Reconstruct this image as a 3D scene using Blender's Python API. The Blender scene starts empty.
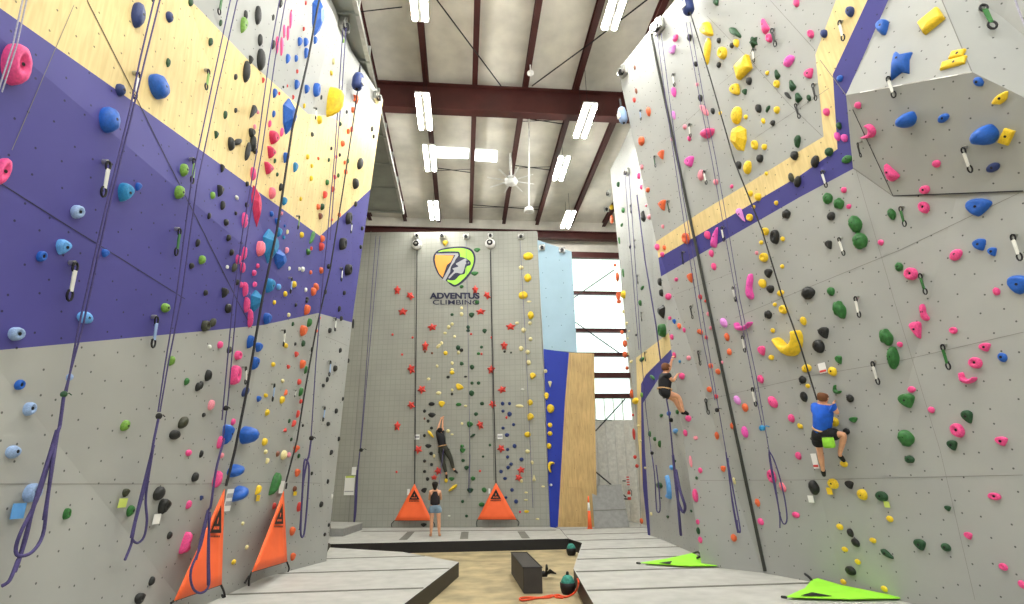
import bpy, bmesh, math, random
from mathutils import Vector, Matrix
from mathutils.bvhtree import BVHTree
import numpy as np
SC = bpy.context.scene
COL = SC.collection
# ---------------------------------------------------------------- camera
PC = np.array([512., 302.]); ZEN = np.array([488., -1280.]); DEP = np.array([463., 479.])
FOC = float(np.sqrt(-(ZEN-PC)@(DEP-PC)))
def _cd(p): return np.array([p[0]-PC[0], -(p[1]-PC[1]), -FOC])
_up = _cd(ZEN); _up /= np.linalg.norm(_up)
_fw = _cd(DEP); _fw /= np.linalg.norm(_fw)
_rt = np.cross(_fw, _up)
RM = np.array([_rt, _fw, _up])
CAM = np.array([0, 0, 1.95])
cd = bpy.data.cameras.new('camera'); cam = bpy.data.objects.new('camera', cd); COL.objects.link(cam)
cam.matrix_world = Matrix.Translation(Vector(CAM)) @ Matrix(RM.tolist()).to_4x4()
cd.sensor_width = 36; cd.lens = FOC/1024*36; cd.clip_start = 0.05; cd.clip_end = 200
SC.camera = cam
# ---------------------------------------------------------------- light and exposure
SC.view_settings.view_transform = 'Standard'; SC.view_settings.look = 'None'
SC.view_settings.gamma = 1; SC.view_settings.use_curve_mapping = False
SC.view_settings.exposure = 0.55
WORLD_STRENGTH = 0.85
TUBE_STRENGTH = 100
wd = bpy.data.worlds.new('daylight'); SC.world = wd; wd.use_nodes = True
_bg = wd.node_tree.nodes['Background']; _bg.inputs[0].default_value = (0.93, 0.97, 1, 1); _bg.inputs[1].default_value = WORLD_STRENGTH
# ---------------------------------------------------------------- pixel -> point helpers
def ray(x, y):
    d = RM@_cd((x, y)); return Vector(d/np.linalg.norm(d))
CV = Vector(CAM)
def onz(x, y, z): d = ray(x, y); return CV+d*((z-CV.z)/d.z)
def ony(x, y, Y): d = ray(x, y); return CV+d*(Y/d.y)
def onpl(x, y, p0, n): d = ray(x, y); n = Vector(n); return CV+d*(((Vector(p0)-CV).dot(n))/d.dot(n))
def proj(w):
    v = RM.T@(np.array(w, float)-CAM); return Vector((PC[0]+v[0]/-v[2]*FOC, PC[1]-v[1]/-v[2]*FOC))
MAT_Z = 0.28; CEIL = 14.2
# ---------------------------------------------------------------- materials
def srgb(h):
    if isinstance(h, str):
        h = [int(h[i:i+2], 16)/255 for i in (0, 2, 4)]
    return tuple((c/12.92 if c <= .04045 else ((c+.055)/1.055)**2.4) for c in h)+(1,)
def mat(name, col, rough=.6, metal=0, var=.06, scale=8, bump=0, emit=0, spec=.4, trans=0):
    m = bpy.data.materials.new(name); m.use_nodes = True; t = m.node_tree; b = t.nodes['Principled BSDF']
    c = srgb(col)
    b.inputs['Roughness'].default_value = rough; b.inputs['Metallic'].default_value = metal
    b.inputs['Specular IOR Level'].default_value = spec
    if var or bump:
        tc = t.nodes.new('ShaderNodeTexCoord'); n = t.nodes.new('ShaderNodeTexNoise'); n.inputs['Scale'].default_value = scale; n.inputs['Detail'].default_value = 4
        t.links.new(tc.outputs['Object'], n.inputs['Vector'])
    if var:
        r = t.nodes.new('ShaderNodeValToRGB')
        r.color_ramp.elements[0].position = .3; r.color_ramp.elements[1].position = .7
        r.color_ramp.elements[0].color = tuple(max(0, x*(1-var*2)) for x in c[:3])+(1,)
        r.color_ramp.elements[1].color = tuple(min(1, x*(1+var*2)) for x in c[:3])+(1,)
        t.links.new(n.outputs['Fac'], r.inputs['Fac']); t.links.new(r.outputs['Color'], b.inputs['Base Color'])
    else: b.inputs['Base Color'].default_value = c
    if bump:
        bp = t.nodes.new('ShaderNodeBump'); bp.inputs['Strength'].default_value = bump; t.links.new(n.outputs['Fac'], bp.inputs['Height']); t.links.new(bp.outputs[0], b.inputs['Normal'])
    if emit:
        b.inputs['Emission Color'].default_value = c; b.inputs['Emission Strength'].default_value = emit
    if trans: b.inputs['Transmission Weight'].default_value = trans
    m.diffuse_color = c
    return m
def panel_mat(name, col, grain=0.0, holes=.26, grid=0.0, hole_r=.011, tint=None):
    """painted plywood with bolt holes; uv in metres"""
    m = bpy.data.materials.new(name); m.use_nodes = True; t = m.node_tree; b = t.nodes['Principled BSDF']; N = t.nodes.new; L = t.links.new
    c = srgb(col); b.inputs['Roughness'].default_value = .62; b.inputs['Specular IOR Level'].default_value = .35
    uv = N('ShaderNodeUVMap')
    n = N('ShaderNodeTexNoise'); n.inputs['Scale'].default_value = .9; n.inputs['Detail'].default_value = 6; L(uv.outputs[0], n.inputs['Vector'])
    r = N('ShaderNodeValToRGB'); r.color_ramp.elements[0].position = .3; r.color_ramp.elements[1].position = .72
    k = .07+grain*.6
    r.color_ramp.elements[0].color = tuple(x*(1-k) for x in c[:3])+(1,); r.color_ramp.elements[1].color = tuple(min(1, x*(1+k)) for x in c[:3])+(1,)
    L(n.outputs['Fac'], r.inputs['Fac']); last = r.outputs['Color']
    if grain:
        mp = N('ShaderNodeMapping'); mp.inputs['Scale'].default_value = (7, .6, 1); L(uv.outputs[0], mp.inputs[0])
        w = N('ShaderNodeTexNoise'); w.inputs['Scale'].default_value = 3; w.inputs['Detail'].default_value = 5; w.inputs['Distortion'].default_value = .6; L(mp.outputs[0], w.inputs['Vector'])
        r2 = N('ShaderNodeValToRGB'); r2.color_ramp.elements[0].position = .35; r2.color_ramp.elements[1].position = .6
        r2.color_ramp.elements[0].color = (1-grain, 1-grain*1.1, 1-grain*1.3, 1); r2.color_ramp.elements[1].color = (1, 1, 1, 1)
        mx = N('ShaderNodeMix'); mx.data_type = 'RGBA'; mx.blend_type = 'MULTIPLY'; mx.inputs[0].default_value = 1
        L(w.outputs['Fac'], r2.inputs['Fac']); L(last, mx.inputs[6]); L(r2.outputs['Color'], mx.inputs[7]); last = mx.outputs[2]
    def dark(maskout, last, f):
        mx = N('ShaderNodeMix'); mx.data_type = 'RGBA'; mx.inputs[7].default_value = tuple(x*f for x in c[:3])+(1,)
        L(maskout, mx.inputs[0]); L(last, mx.inputs[6]); return mx.outputs[2]
    if holes:
        v = N('ShaderNodeTexVoronoi'); v.voronoi_dimensions = '2D'; v.inputs['Scale'].default_value = 1/holes; v.inputs['Randomness'].default_value = .55
        L(uv.outputs[0], v.inputs['Vector'])
        lt = N('ShaderNodeMath'); lt.operation = 'LESS_THAN'; lt.inputs[1].default_value = hole_r/holes; L(v.outputs['Distance'], lt.inputs[0])
        last = dark(lt.outputs[0], last, .25)
    if grid:
        sp = N('ShaderNodeSeparateXYZ'); L(uv.outputs[0], sp.inputs[0]); outs = []
        for i in (0, 1):
            pg = N('ShaderNodeMath'); pg.operation = 'PINGPONG'; pg.inputs[1].default_value = grid/2; L(sp.outputs[i], pg.inputs[0])
            lt = N('ShaderNodeMath'); lt.operation = 'LESS_THAN'; lt.inputs[1].default_value = .012; L(pg.outputs[0], lt.inputs[0]); outs.append(lt.outputs[0])
        a = N('ShaderNodeMath'); a.operation = 'MAXIMUM'; L(outs[0], a.inputs[0]); L(outs[1], a.inputs[1])
        a2 = N('ShaderNodeMath'); a2.operation = 'MULTIPLY'; a2.inputs[1].default_value = .3; L(a.outputs[0], a2.inputs[0])
        last = dark(a2.outputs[0], last, .62)
    L(last, b.inputs['Base Color'])
    return m
M = {}
M['grey'] = panel_mat('grey painted plywood', 'a2a49f')
M['greyback'] = panel_mat('grey gridded plywood', '9b9c92', holes=0, grid=.21)
M['purple'] = panel_mat('violet painted plywood', '47448a')
M['blueband'] = panel_mat('deep blue painted plywood', '3c3a80')
M['royal'] = panel_mat('royal blue panel', '2137a0', holes=.5)
M['paleblue'] = panel_mat('pale blue panel', '9fbccb', holes=.6, hole_r=.018)
M['birch'] = panel_mat('birch plywood', 'e2cb8f', grain=.12)
M['ply'] = panel_mat('golden plywood', 'cbad76', grain=.2, holes=.7)
M['seam'] = mat('panel joint', '7f7e78', .8, var=0)
M['darkseam'] = mat('open panel joint', '2c2b33', .8, var=0)
M['corner'] = mat('grey corner board', 'a2a49f', .6)
M['rubber'] = mat('black rubber strip', '33352f', .6)
M['steel'] = mat('zinc steel', 'b4b4ae', .35, .8)
M['darksteel'] = mat('blackened steel', '2a2a2c', .45, .6)
M['maroon'] = mat('oxide red painted steel', '45201d', .5, .0, .08, 2)
M['liner'] = mat('white insulation facing', 'd8d4c8', .55, 0, .07, 1.3, .25)
M['galv'] = mat('galvanised sheet', '8f938c', .4, .3, .08, 1.5)
M['white'] = mat('white paint', 'e8e8e4', .5)
M['ribbed'] = mat('white ribbed cladding', 'e9e9e2', .5)
M['matt'] = mat('grey mat fabric', 'b4b4ad', .85, 0, .05, 3, .1)
M['matseam'] = mat('mat joint strip', '75746b', .9)
M['matedge'] = mat('black mat edge vinyl', '1d1c1b', .5)
M['pad'] = mat('grey vinyl pad', '90918e', .6)
M['concrete'] = mat('tan concrete', 'b0a17b', .5, 0, .2, 1.6, .15)
M['tube'] = mat('lit tube', 'fffdf8', .5, 0, 0, emit=TUBE_STRENGTH)
M['skylight'] = mat('translucent roof panel', 'f6fbff', .5, 0, 0, emit=3)  # emission stands for sunlight reflected on the ceiling, no roof opening
M['window'] = mat('translucent window sheet', 'e3f1ee', .5, 0, 0, emit=.8)
M['rope'] = mat('violet climbing rope', '4a4372', .8, 0, .1, 60)
M['rope2'] = mat('light grey rope', 'a7a5b4', .8, 0, .1, 60)
M['strap'] = mat('black webbing', '2b2b2d', .7)
M['orange'] = mat('orange banner vinyl', 'ff6a35', .6, 0, .04, 3, .15)
M['lime'] = mat('lime banner vinyl', '9ff03a', .6, 0, .04, 3, .15)
M['black'] = mat('matt black', '141413', .6)
M['navyink'] = mat('dark navy ink', '23243f', .6, var=0)
M['logogreen'] = mat('logo green', 'a3e04a', .6, var=0)
M['logoorange'] = mat('logo orange', 'f2a94c', .6, var=0)
M['logogrey'] = mat('logo grey', 'a3a4a8', .6, var=0)
M['card'] = mat('white card', 'eeeeea', .6, var=0)
M['cardlime'] = mat('yellow green card', 'c9d96a', .6, var=0)
M['skin'] = mat('skin', 'd9a07c', .55, 0, .04, 20)
M['foam'] = mat('dark grey foam block cover', '3a3733', .6, 0, .06, 4)
HC = dict(K=('black', '232422'), D=('dark olive', '3c3e2e'), G=('green', '2f6b31'), g=('light green', '6f9a3c'), d=('dark green', '234a2c'),
    B=('blue', '1d5bb5'), L=('pale blue', '8fa9cf'), N=('navy blue', '26386e'), T=('teal blue', '2481b4'), P=('pink', 'e64f8c'), V=('pale pink', 'e88f9d'),
    M=('crimson', 'cc2f5a'), Y=('yellow', 'e9c52b'), C=('cream', 'ded39a'), O=('orange', 'e0673a'), R=('red', 'd8453c'), W=('white', 'd9dad2'), F=('magenta', 'e657b0'),
    S=('salmon pink', 'f0788a'), X=('brown', '7a4a38'), Q=('lilac', 'dc8fd8'), U=('sky blue', '5f9fdd'))
for k, (n, c) in HC.items(): M['h'+k] = mat('hold '+n, c, .5, 0, .14 if k in 'KGdDg' else .08, 3.2 if k in 'KGdDg' else 5, 1.0 if k in 'KGdDg' else .45)
# ---------------------------------------------------------------- mesh helpers
class MB:
    def __init__(s): s.v = []; s.f = []; s.m = []
    def face(s, pts, mi=0):
        i = len(s.v); s.v += [tuple(p) for p in pts]; s.f.append(tuple(range(i, i+len(pts)))); s.m.append(mi)
    def hexa(s, p, mi=0):  # 8 points: bottom ring 0-3, top ring 4-7
        i = len(s.v); s.v += [tuple(q) for q in p]
        for f in ((3, 2, 1, 0), (4, 5, 6, 7), (0, 1, 5, 4), (1, 2, 6, 5), (2, 3, 7, 6), (3, 0, 4, 7)):
            s.f.append(tuple(i+k for k in f)); s.m.append(mi)
    def box(s, a, b, mi=0):
        x0, y0, z0 = a; x1, y1, z1 = b
        s.hexa([(x0, y0, z0), (x1, y0, z0), (x1, y1, z0), (x0, y1, z0), (x0, y0, z1), (x1, y0, z1), (x1, y1, z1), (x0, y1, z1)], mi)
    def prism(s, pts, off, mi=0):  # polygon extruded by a vector
        i = len(s.v); n = len(pts); off = Vector(off)
        s.v += [tuple(Vector(p)) for p in pts]+[tuple(Vector(p)+off) for p in pts]
        s.f.append(tuple(range(i+n-1, i-1, -1))); s.f.append(tuple(range(i+n, i+2*n))); s.m += [mi, mi]
        for k in range(n):
            j = (k+1) % n; s.f.append((i+k, i+j, i+n+j, i+n+k)); s.m.append(mi)
    def tube(s, pts, r, seg=6, mi=0, closed=False):
        pts = [Vector(p) for p in pts]; n = len(pts); base = len(s.v); prev = None
        for k, p in enumerate(pts):
            a = pts[(k-1) % n] if closed or k > 0 else p; b = pts[(k+1) % n] if closed or k < n-1 else p
            d = (b-a).normalized() if (b-a).length > 1e-9 else Vector((0, 0, 1))
            if prev is None: u = d.orthogonal().normalized()
            else:
                u = prev-d*prev.dot(d); u = u.normalized() if u.length > 1e-6 else d.orthogonal().normalized()
            prev = u; w = d.cross(u); rr = r[k] if isinstance(r, (list, tuple)) else r
            for q in range(seg):
                an = 2*math.pi*q/seg; s.v.append(tuple(p+(u*math.cos(an)+w*math.sin(an))*rr))
        for k in range(n if closed else n-1):
            for q in range(seg):
                k2 = (k+1) % n
                s.f.append((base+k*seg+q, base+k*seg+(q+1) % seg, base+k2*seg+(q+1) % seg, base+k2*seg+q)); s.m.append(mi)
        if not closed:
            s.f.append(tuple(base+q for q in range(seg-1, -1, -1))); s.m.append(mi)
            s.f.append(tuple(base+(n-1)*seg+q for q in range(seg))); s.m.append(mi)
    def lathe(s, c, prof, axis=(0, 0, 1), seg=12, mi=0):
        ax = Vector(axis).normalized(); u = ax.orthogonal().normalized(); w = ax.cross(u); c = Vector(c); base = len(s.v)
        for r, h in prof:
            for q in range(seg):
                an = 2*math.pi*q/seg; s.v.append(tuple(c+ax*h+(u*math.cos(an)+w*math.sin(an))*r))
        for k in range(len(prof)-1):
            for q in range(seg):
                s.f.append((base+k*seg+q, base+k*seg+(q+1) % seg, base+(k+1)*seg+(q+1) % seg, base+(k+1)*seg+q)); s.m.append(mi)
        s.f.append(tuple(base+q for q in range(seg-1, -1, -1))); s.m.append(mi)
        s.f.append(tuple(base+(len(prof)-1)*seg+q for q in range(seg))); s.m.append(mi)
    def mesh(s, name, mats, smooth=False):
        me = bpy.data.meshes.new(name); me.from_pydata(s.v, [], s.f)
        for m in mats: me.materials.append(M[m] if isinstance(m, str) else m)
        for p, mi in zip(me.polygons, s.m): p.material_index = mi; p.use_smooth = smooth
        me.update(); return me
    def build(s, name, mats, parent=None, smooth=False, **k):
        if isinstance(mats, str): mats = [mats]
        return link(name, s.mesh(name, mats, smooth), parent, **k)
def link(name, data, parent=None, **k):
    o = bpy.data.objects.new(name, data); COL.objects.link(o)
    if parent is not None:
        o.parent = parent; o.matrix_parent_inverse = parent.matrix_world.inverted() if False else Matrix.Identity(4)
        pm = PLACED.get(parent.name)
        if pm is not None and data is not None and not k.pop('local', False): o.matrix_local = pm.inverted()
    k.pop('local', None)
    tag(o, **k); return o
PLACED = {}
def tag(o, label=None, cat=None, group=None, kind=None):
    if label: o['label'] = label
    if cat: o['category'] = cat
    if group: o['group'] = group
    if kind: o['kind'] = kind
    return o
def thing(name, loc, label, cat, group=None):
    o = bpy.data.objects.new(name, None); COL.objects.link(o); o.location = loc; o.empty_display_size = .1
    PLACED[o.name] = Matrix.Translation(Vector(loc)); tag(o, label, cat, group); return o
def smoothpath(pts, n=5, closed=False):
    pts = [Vector(p) for p in pts]; out = []; N = len(pts)
    for i in range(N if closed else N-1):
        g = (lambda k: pts[k % N]) if closed else (lambda k: pts[max(0, min(N-1, k))])
        a, b, c, d = g(i-1), g(i), g(i+1), g(i+2)
        for k in range(n):
            t = k/n
            out.append(.5*((2*b)+(c-a)*t+(2*a-5*b+4*c-d)*t*t+(3*b-a-3*c+d)*t**3))
    if not closed: out.append(pts[-1])
    return out
# ---------------------------------------------------------------- walls
ALLV = []; ALLF = []; ALLW = []   # for the ray casts
def inpoly(p, poly):
    x, y = p; c = False; n = len(poly)
    for i in range(n):
        x1, y1 = poly[i]; x2, y2 = poly[(i+1) % n]
        if (y1 > y) != (y2 > y) and x < (x2-x1)*(y-y1)/(y2-y1)+x1: c = not c
    return c
def wall(name, verts, faces, mats, default, paints, seams=(), back=(0, 0, 0), kind='structure', facemat=None, seamw=.012):
    """a faceted climbing wall; the colour bands are cut into its surface"""
    bm = bmesh.new(); vs = [bm.verts.new(v) for v in verts]
    for i, f in enumerate(faces):
        fc = bm.faces.new([vs[k] for k in f]); fc.material_index = mats.index(facemat[i]) if facemat and facemat[i] else 0
    pre = {}
    lay = bm.faces.layers.int.new('src')
    for i, f in enumerate(bm.faces): f[lay] = i
    i0 = len(ALLV); ALLV.extend([Vector(v) for v in verts])
    for f in faces:
        for k in range(1, len(f)-1): ALLF.append((i0+f[0], i0+f[k], i0+f[k+1])); ALLW.append(name)
    for col, poly in paints:
        n = len(poly)
        for k in range(n):
            a, b = poly[k], poly[(k+1) % n]
            nn = ray(*a).cross(ray(*b))
            if nn.length < 1e-6: continue
            nn.normalize()
            bmesh.ops.bisect_plane(bm, geom=bm.verts[:]+bm.edges[:]+bm.faces[:], dist=1e-5, plane_co=CV, plane_no=nn)
    for f in bm.faces:
        p = proj(f.calc_center_median())
        if facemat and facemat[f[lay]]: continue
        f.material_index = mats.index(default)
        for col, poly in paints:
            if inpoly(p, poly): f.material_index = mats.index(col)
    uvl = bm.loops.layers.uv.new('UVMap')
    bm.normal_update()
    for f in bm.faces:
        if f.normal.dot(CV-f.calc_center_median()) < 0: f.normal_flip()
    bm.normal_update()
    for f in bm.faces:
        u = Vector((0, 0, 1)).cross(f.normal); u = u.normalized() if u.length > .05 else Vector((1, 0, 0)); v = f.normal.cross(u)
        for l in f.loops: l[uvl].uv = (l.vert.co.dot(u)+40, l.vert.co.dot(v)+40)
    me = bpy.data.meshes.new(name)
    # thickness: copy of the shell moved back, and rim
    if Vector(back).length > 0:
        geo = bmesh.ops.extrude_face_region(bm, geom=bm.faces[:], use_keep_orig=True)
        bmesh.ops.translate(bm, verts=[g for g in geo['geom'] if isinstance(g, bmesh.types.BMVert)], vec=Vector(back))
    bm.to_mesh(me); bm.free()
    for m in mats: me.materials.append(M[m])
    o = link(name, me); o['kind'] = kind
    return o
def add_cast(verts, faces, name):
    i0 = len(ALLV); ALLV.extend([Vector(v) for v in verts])
    for f in faces:
        for k in range(1, len(f)-1): ALLF.append((i0+f[0], i0+f[k], i0+f[k+1])); ALLW.append(name)
BVH = None
def build_bvh():
    global BVH
    BVH = BVHTree.FromPolygons([tuple(v) for v in ALLV], ALLF, all_triangles=True)
def hit(x, y):
    d = ray(x, y); loc, n, i, dist = BVH.ray_cast(CV, d)
    if loc is None:
        for r in (2, 5, 10, 18, 30, 45, 70):
            for a in range(12):
                l2, n2, i, _ = BVH.ray_cast(CV, ray(x+r*math.cos(a*.5236), y+r*math.sin(a*.5236)))
                if l2 is not None:
                    loc, n = CV+d*((l2-CV).dot(n2)/d.dot(n2)), n2; break
            if loc is not None: break
    if loc is None: return None
    if n.dot(d) > 0: n = -n
    return loc, n, ALLW[i]
def W(x, y, off=0.0):
    """point in front of the wall seen at (x, y), off metres towards the room, still seen at (x, y)"""
    h = hit(x, y); d = ray(x, y); c = max(.22, -h[1].dot(d))
    return h[0]-d*(off/c)
# ================================================================ STRUCTURE
T = 12.3
# left climbing wall
Lce = ony(318, 313, 11.35); 
lv = [(-2.98, 13.15, 0), (-3.65, 11.16, 0), (-3.71, 9.03, 0), (-3.95, 1.0, 0),
      tuple(ony(352, 322, 12.95)), tuple(Lce), (Lce.x-.12, 9.0, Lce.z), (-4.1, 1.0, Lce.z),
      tuple(onz(383, 100, T)), tuple(onz(351, 50, T)), tuple(onz(335, 8, T)), (-4.5, 1.0, T)]
lf = [(0, 1, 5, 4), (1, 2, 6, 5), (2, 3, 7, 6), (4, 5, 9, 8), (5, 6, 10, 9), (6, 7, 11, 10)]
def tri(fs):
    out = []
    for a, b, c, d in fs: out += [(a, b, c), (a, c, d)]
    return out
lf = tri(lf)
Lpurple = [(-600, 420), (0, 350), (215, 330), (263, 325), (318, 313), (354, 323), (362, 300), (374, 186), (320, 236), (138, 105), (0, 8), (-600, -420)]
Lbirch = [(-600, -420), (0, 8), (138, 105), (320, 236), (374, 186), (400, 98), (383, 100), (368, 107), (343, 116), (338, 121), (330, 116), (308, 114), (250, 62), (200, 10), (165, -25), (-200, -400)]
wall('wall_left', lv, lf, ['grey', 'purple', 'birch'], 'grey', [('purple', Lpurple), ('birch', Lbirch)], back=(-.25, .05, 0))
# right climbing wall (near)
def lerp(a, b, t): return Vector(a).lerp(Vector(b), t)
RA, RAt = (4.65, 10.99, 0), tuple(onz(618, 70, T)); RS, RSt = (5.4, 10.04, 0), tuple(onz(650, 30, T))
RN, RNt = (6.95, 1.0, 0), (6.5, 1.0, T)
rv = [RA, RS, (5.87, 8.6, 0), RN, RAt, RSt, tuple(onz(690, -18, T)), RNt]
rv.append(tuple(ony(656, 241, 11.03)))
rf = [(0, 8, 1), (8, 4, 5), (8, 5, 1)]+tri([(1, 5, 6, 2), (2, 6, 7, 3)])
# cast planes first: the volume at the upper right is built on the wall surface
add_cast(rv, rf, 'tmp'); build_bvh()
va, vb, vc, vd, ve, vf = (846, 95), (972, 72), (1075, 122), (893, 196), (853, 168), (1075, 190)
vg, vh, vi = (906, -25), (915, -60), (1075, -60)
P3 = lambda p, o=0: tuple(W(p[0], p[1], o))
a3 = W(*va, .45); d3 = W(*vd); f3 = W(*vf); e3 = W(*ve); g3 = W(*vg)
un = (a3-f3).cross(d3-f3).normalized()
b3 = onpl(*vb, f3, un); c3 = onpl(*vc, f3, un)
tn = (a3-g3).cross(b3-g3).normalized(); h3 = onpl(*vh, g3, tn)
sn = (b3-c3).cross(h3-c3).normalized(); i3 = onpl(*vi, c3, sn)
vol = [tuple(q) for q in (a3, b3, c3, d3, f3, g3, h3, i3, e3)]
ALLV.clear(); ALLF.clear(); ALLW.clear()
Rcream = [(640, 249), (657, 241), (700, 212.5), (744.7, 185.5), (789.5, 157.5), (802, 149.5), (823.6, 136.6), (815.4, 54.6), (836, 0), (860, -62), (898, -62), (867.5, 0), (832.8, 74.5), (837.5, 149), (800, 175.6), (662, 256), (640, 268)]
Rblue = [(640, 268), (662, 256), (800, 175.6), (837.5, 149), (832.8, 74.5), (867.5, 0), (898, -62), (925, -62), (894.4, 0), (846, 94.4), (851, 149), (853.4, 168.6), (800, 197), (663.5, 275), (640, 288)]
wall('wall_right', rv, rf, ['grey', 'blueband', 'birch'], 'grey', [('birch', Rcream), ('blueband', Rblue)], back=(.25, .08, 0))
# return face of its corner
m = MB(); ra = [Vector(RA), Vector(rv[8]), Vector(RAt)]
for a_, b_ in zip(ra, ra[1:]):
    s1 = Vector((.05, .03, 0)); s2 = Vector((.5, .75, 0)); s3 = Vector((.7, .6, 0)); s4 = Vector((.3, -.05, 0))
    m.hexa([a_+s1, a_+s2, a_+s3, a_+s4, b_+s1, b_+s2, b_+s3, b_+s4])
m.build('trim_1', 'corner', kind='structure')
vfaces = [(0, 1, 2, 4, 3), (0, 5, 6, 1), (1, 6, 7, 2)]
vfaces = [(0, 1, 3), (1, 4, 3), (1, 2, 4), (0, 5, 6), (0, 6, 1), (1, 6, 7), (1, 7, 2), (0, 3, 8), (0, 8, 5)]
wall('wall_volume', vol, vfaces, ['grey'], 'grey', [], back=(.1, .02, .02))
# far right wall
FA, FAt = (5.54, 16.78, 0), tuple(onz(610, 170, 13.0))
fx = 5.02; FB, FBt = (fx, 10.9, 0), (fx-.25, 10.9, 13.0)
fv = [FA, (5.56, 16.1, 0), (5.18, 12.29, 0), FB, FAt, (FAt[0]+.02, 15.9, 13.0), (FAt[0]-.05, 12.3, 13.0), FBt]
ff = tri([(0, 4, 5, 1), (1, 5, 6, 2), (2, 6, 7, 3)])
Fcream = [(636, 358), (668, 333.5), (680, 325), (680, 340), (669.5, 351), (646, 374.5), (641, 384), (641.5, 450), (645, 545), (641, 545), (638, 450)]
Fblue = [(641, 384), (646, 374.5), (669.5, 351), (680, 340), (680, 350), (668, 364), (643, 403), (645, 450), (651, 545), (645, 545), (641.5, 450)]
wall('wall_far_right', fv, ff, ['grey', 'blueband', 'birch'], 'grey', [('birch', Fcream), ('blueband', Fblue)], back=(.25, .02, 0))
# back climbing wall and the slab beside it, on one vertical plane
BP = Vector((-3.71, 21.64, 0)); BQ = Vector((3.12, 20.23, 0)); bd = (BQ-BP).normalized(); bn = Vector((bd.y, -bd.x, 0))
def onb(x, y, off=0): return onpl(x, y, BP+bn*off, bn)
zt = 12.2
tl = onb(371, 229); tr = onb(537, 231)
b0 = BP-bd*3.2; b1 = BQ.copy()
bv = [b0, b1, Vector((tr.x, tr.y, tr.z)), Vector((b0.x, b0.y, tl.z))]
bv[0].z = 0; bv[1] = onb(550, 527.5); bb = Vector((bv[1].x, bv[1].y, 0)); bv[1] = bb
wall('wall_back', [tuple(v) for v in bv], [(0, 1, 2, 3)], ['greyback'], 'greyback', [], back=tuple(bn*-.3))
def slab(name, px, matn, off, thick=.2):
    p = [onb(x, y, off) for x, y in px]
    return wall(name, [tuple(q) for q in p], [tuple(range(len(p)))], [matn], matn, [], back=tuple(bn*-thick))
slab('wall_back_blue_panel', [(543.5, 349), (569, 352.5), (565, 400), (557.7, 531), (550.3, 531)], 'royal', .01)
slab('wall_back_wood_panel', [(569, 352.5), (594, 353.5), (595.5, 440), (597.5, 531), (557.7, 531), (565, 400)], 'ply', .02)
slab('wall_back_pale_panel', [(537.3, 240), (571.5, 251.5), (577, 352.5), (543.5, 349.5)], 'paleblue', .0)
p = [onb(x, y, .045) for x, y in [(565.5, 487.6), (582, 487.9), (582.5, 522.5), (567, 522.5)]]
m = MB(); 
for a, b in ((0, 1), (1, 2), (2, 3), (3, 0)): m.tube([p[a], p[b]], .018, 4)
m.build('trim_2', 'ply', kind='structure')
# floor of the whole hall
m = MB(); m.box((-9, -9, -.3), (9, 26, 0)); m.build('floor', 'concrete', kind='structure')
# building shell
m = MB(); m.box((-9, -9, CEIL), (9, 26, CEIL+.3)); m.build('ceiling', 'liner', kind='structure')
m = MB()   # sheeting joints seen as lateral rods under the ceiling
for y, x0, x1 in ((8.9, -1.4, -8), (15.6, -3, -8), (18.9, -3, -8), (10.2, 1.85, .2), (15.3, -1.3, .2), (15.6, 1.85, 3.5), (18.6, 1.85, 3.5), (19.0, -1.3, .2), (22.0, .2, 3.5)):
    m.tube([(x0, y, CEIL-.12), (x1, y+.15, CEIL-.2)], .018, 4); m.tube([(x0, y+.1, CEIL-.2), (x1, y, CEIL-.12)], .012, 4)
m.build('trim_3', 'darksteel', kind='structure')
YB = 23.6
# end wall of the building with window bands
def onY(x, y): return ony(x, y, YB)
winL, winR = onY(571, 300).x, 7.6
def zy(y): return onY(592, y).z
bands = [(zy(258.5), zy(292)), (zy(294.6), zy(329)), (zy(332.4), zy(353)), (zy(356.5), zy(373)), (zy(378), zy(394)), (zy(398.5), zy(419.5))]
m = MB(); m.box((-9, YB+.1, 0), (winL, YB+.3, CEIL)); m.box((winR, YB+.1, 0), (9, YB+.3, CEIL)); m.box((winL, YB+.1, bands[0][1]), (winR, YB+.3, CEIL)); 
m.build('wall_end', 'liner', kind='structure')
m = MB(); m.box((winL, YB+.1, 0), (winR, YB+.3, bands[-1][0]))
x = winL
while x < winR: m.box((x, YB+.02, 0), (x+.04, YB+.1, bands[-1][0])); x += .42
m.build('wall_end_cladding', 'ribbed', kind='structure')
for i, (z1, z0) in enumerate(bands):
    m = MB(); m.box((winL, YB+.1, z0), (winR, YB+.16, z1)); o = m.build('window_%d' % (i+1), 'window', kind='structure')
for i, (a, b) in enumerate([(253, 258.5), (292, 294.6), (329, 332.4), (353, 356.5), (373, 378), (394, 398.5)]):
    m = MB(); z1, z0 = zy(a), zy(b)
    m.box((winL-.1, YB-.1, z0), (winR, YB+.08, z0+.04)); m.box((winL-.1, YB-.1, z1-.04), (winR, YB+.08, z1)); m.box((winL-.1, YB-.12, z0), (winR, YB-.1, z1))
    m.build('window_girt', 'maroon', kind='structure')
m = MB(); m.tube([onY(573, 420), onY(612, 420)], .02, 4)
m.tube([ony(572, 299, YB-.25), ony(614, 270, YB-.25)], .025, 5); m.tube([ony(575, 322, YB-.25), ony(625, 357, YB-.25)], .025, 5)
m.tube([ony(595.5, 431, YB-.25), ony(625, 399, YB-.25)], .03, 5); m.tube([ony(596, 472, YB-.25), ony(626, 497, YB-.25)], .03, 5)
m.build('trim_4', 'darksteel', kind='structure')
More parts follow.
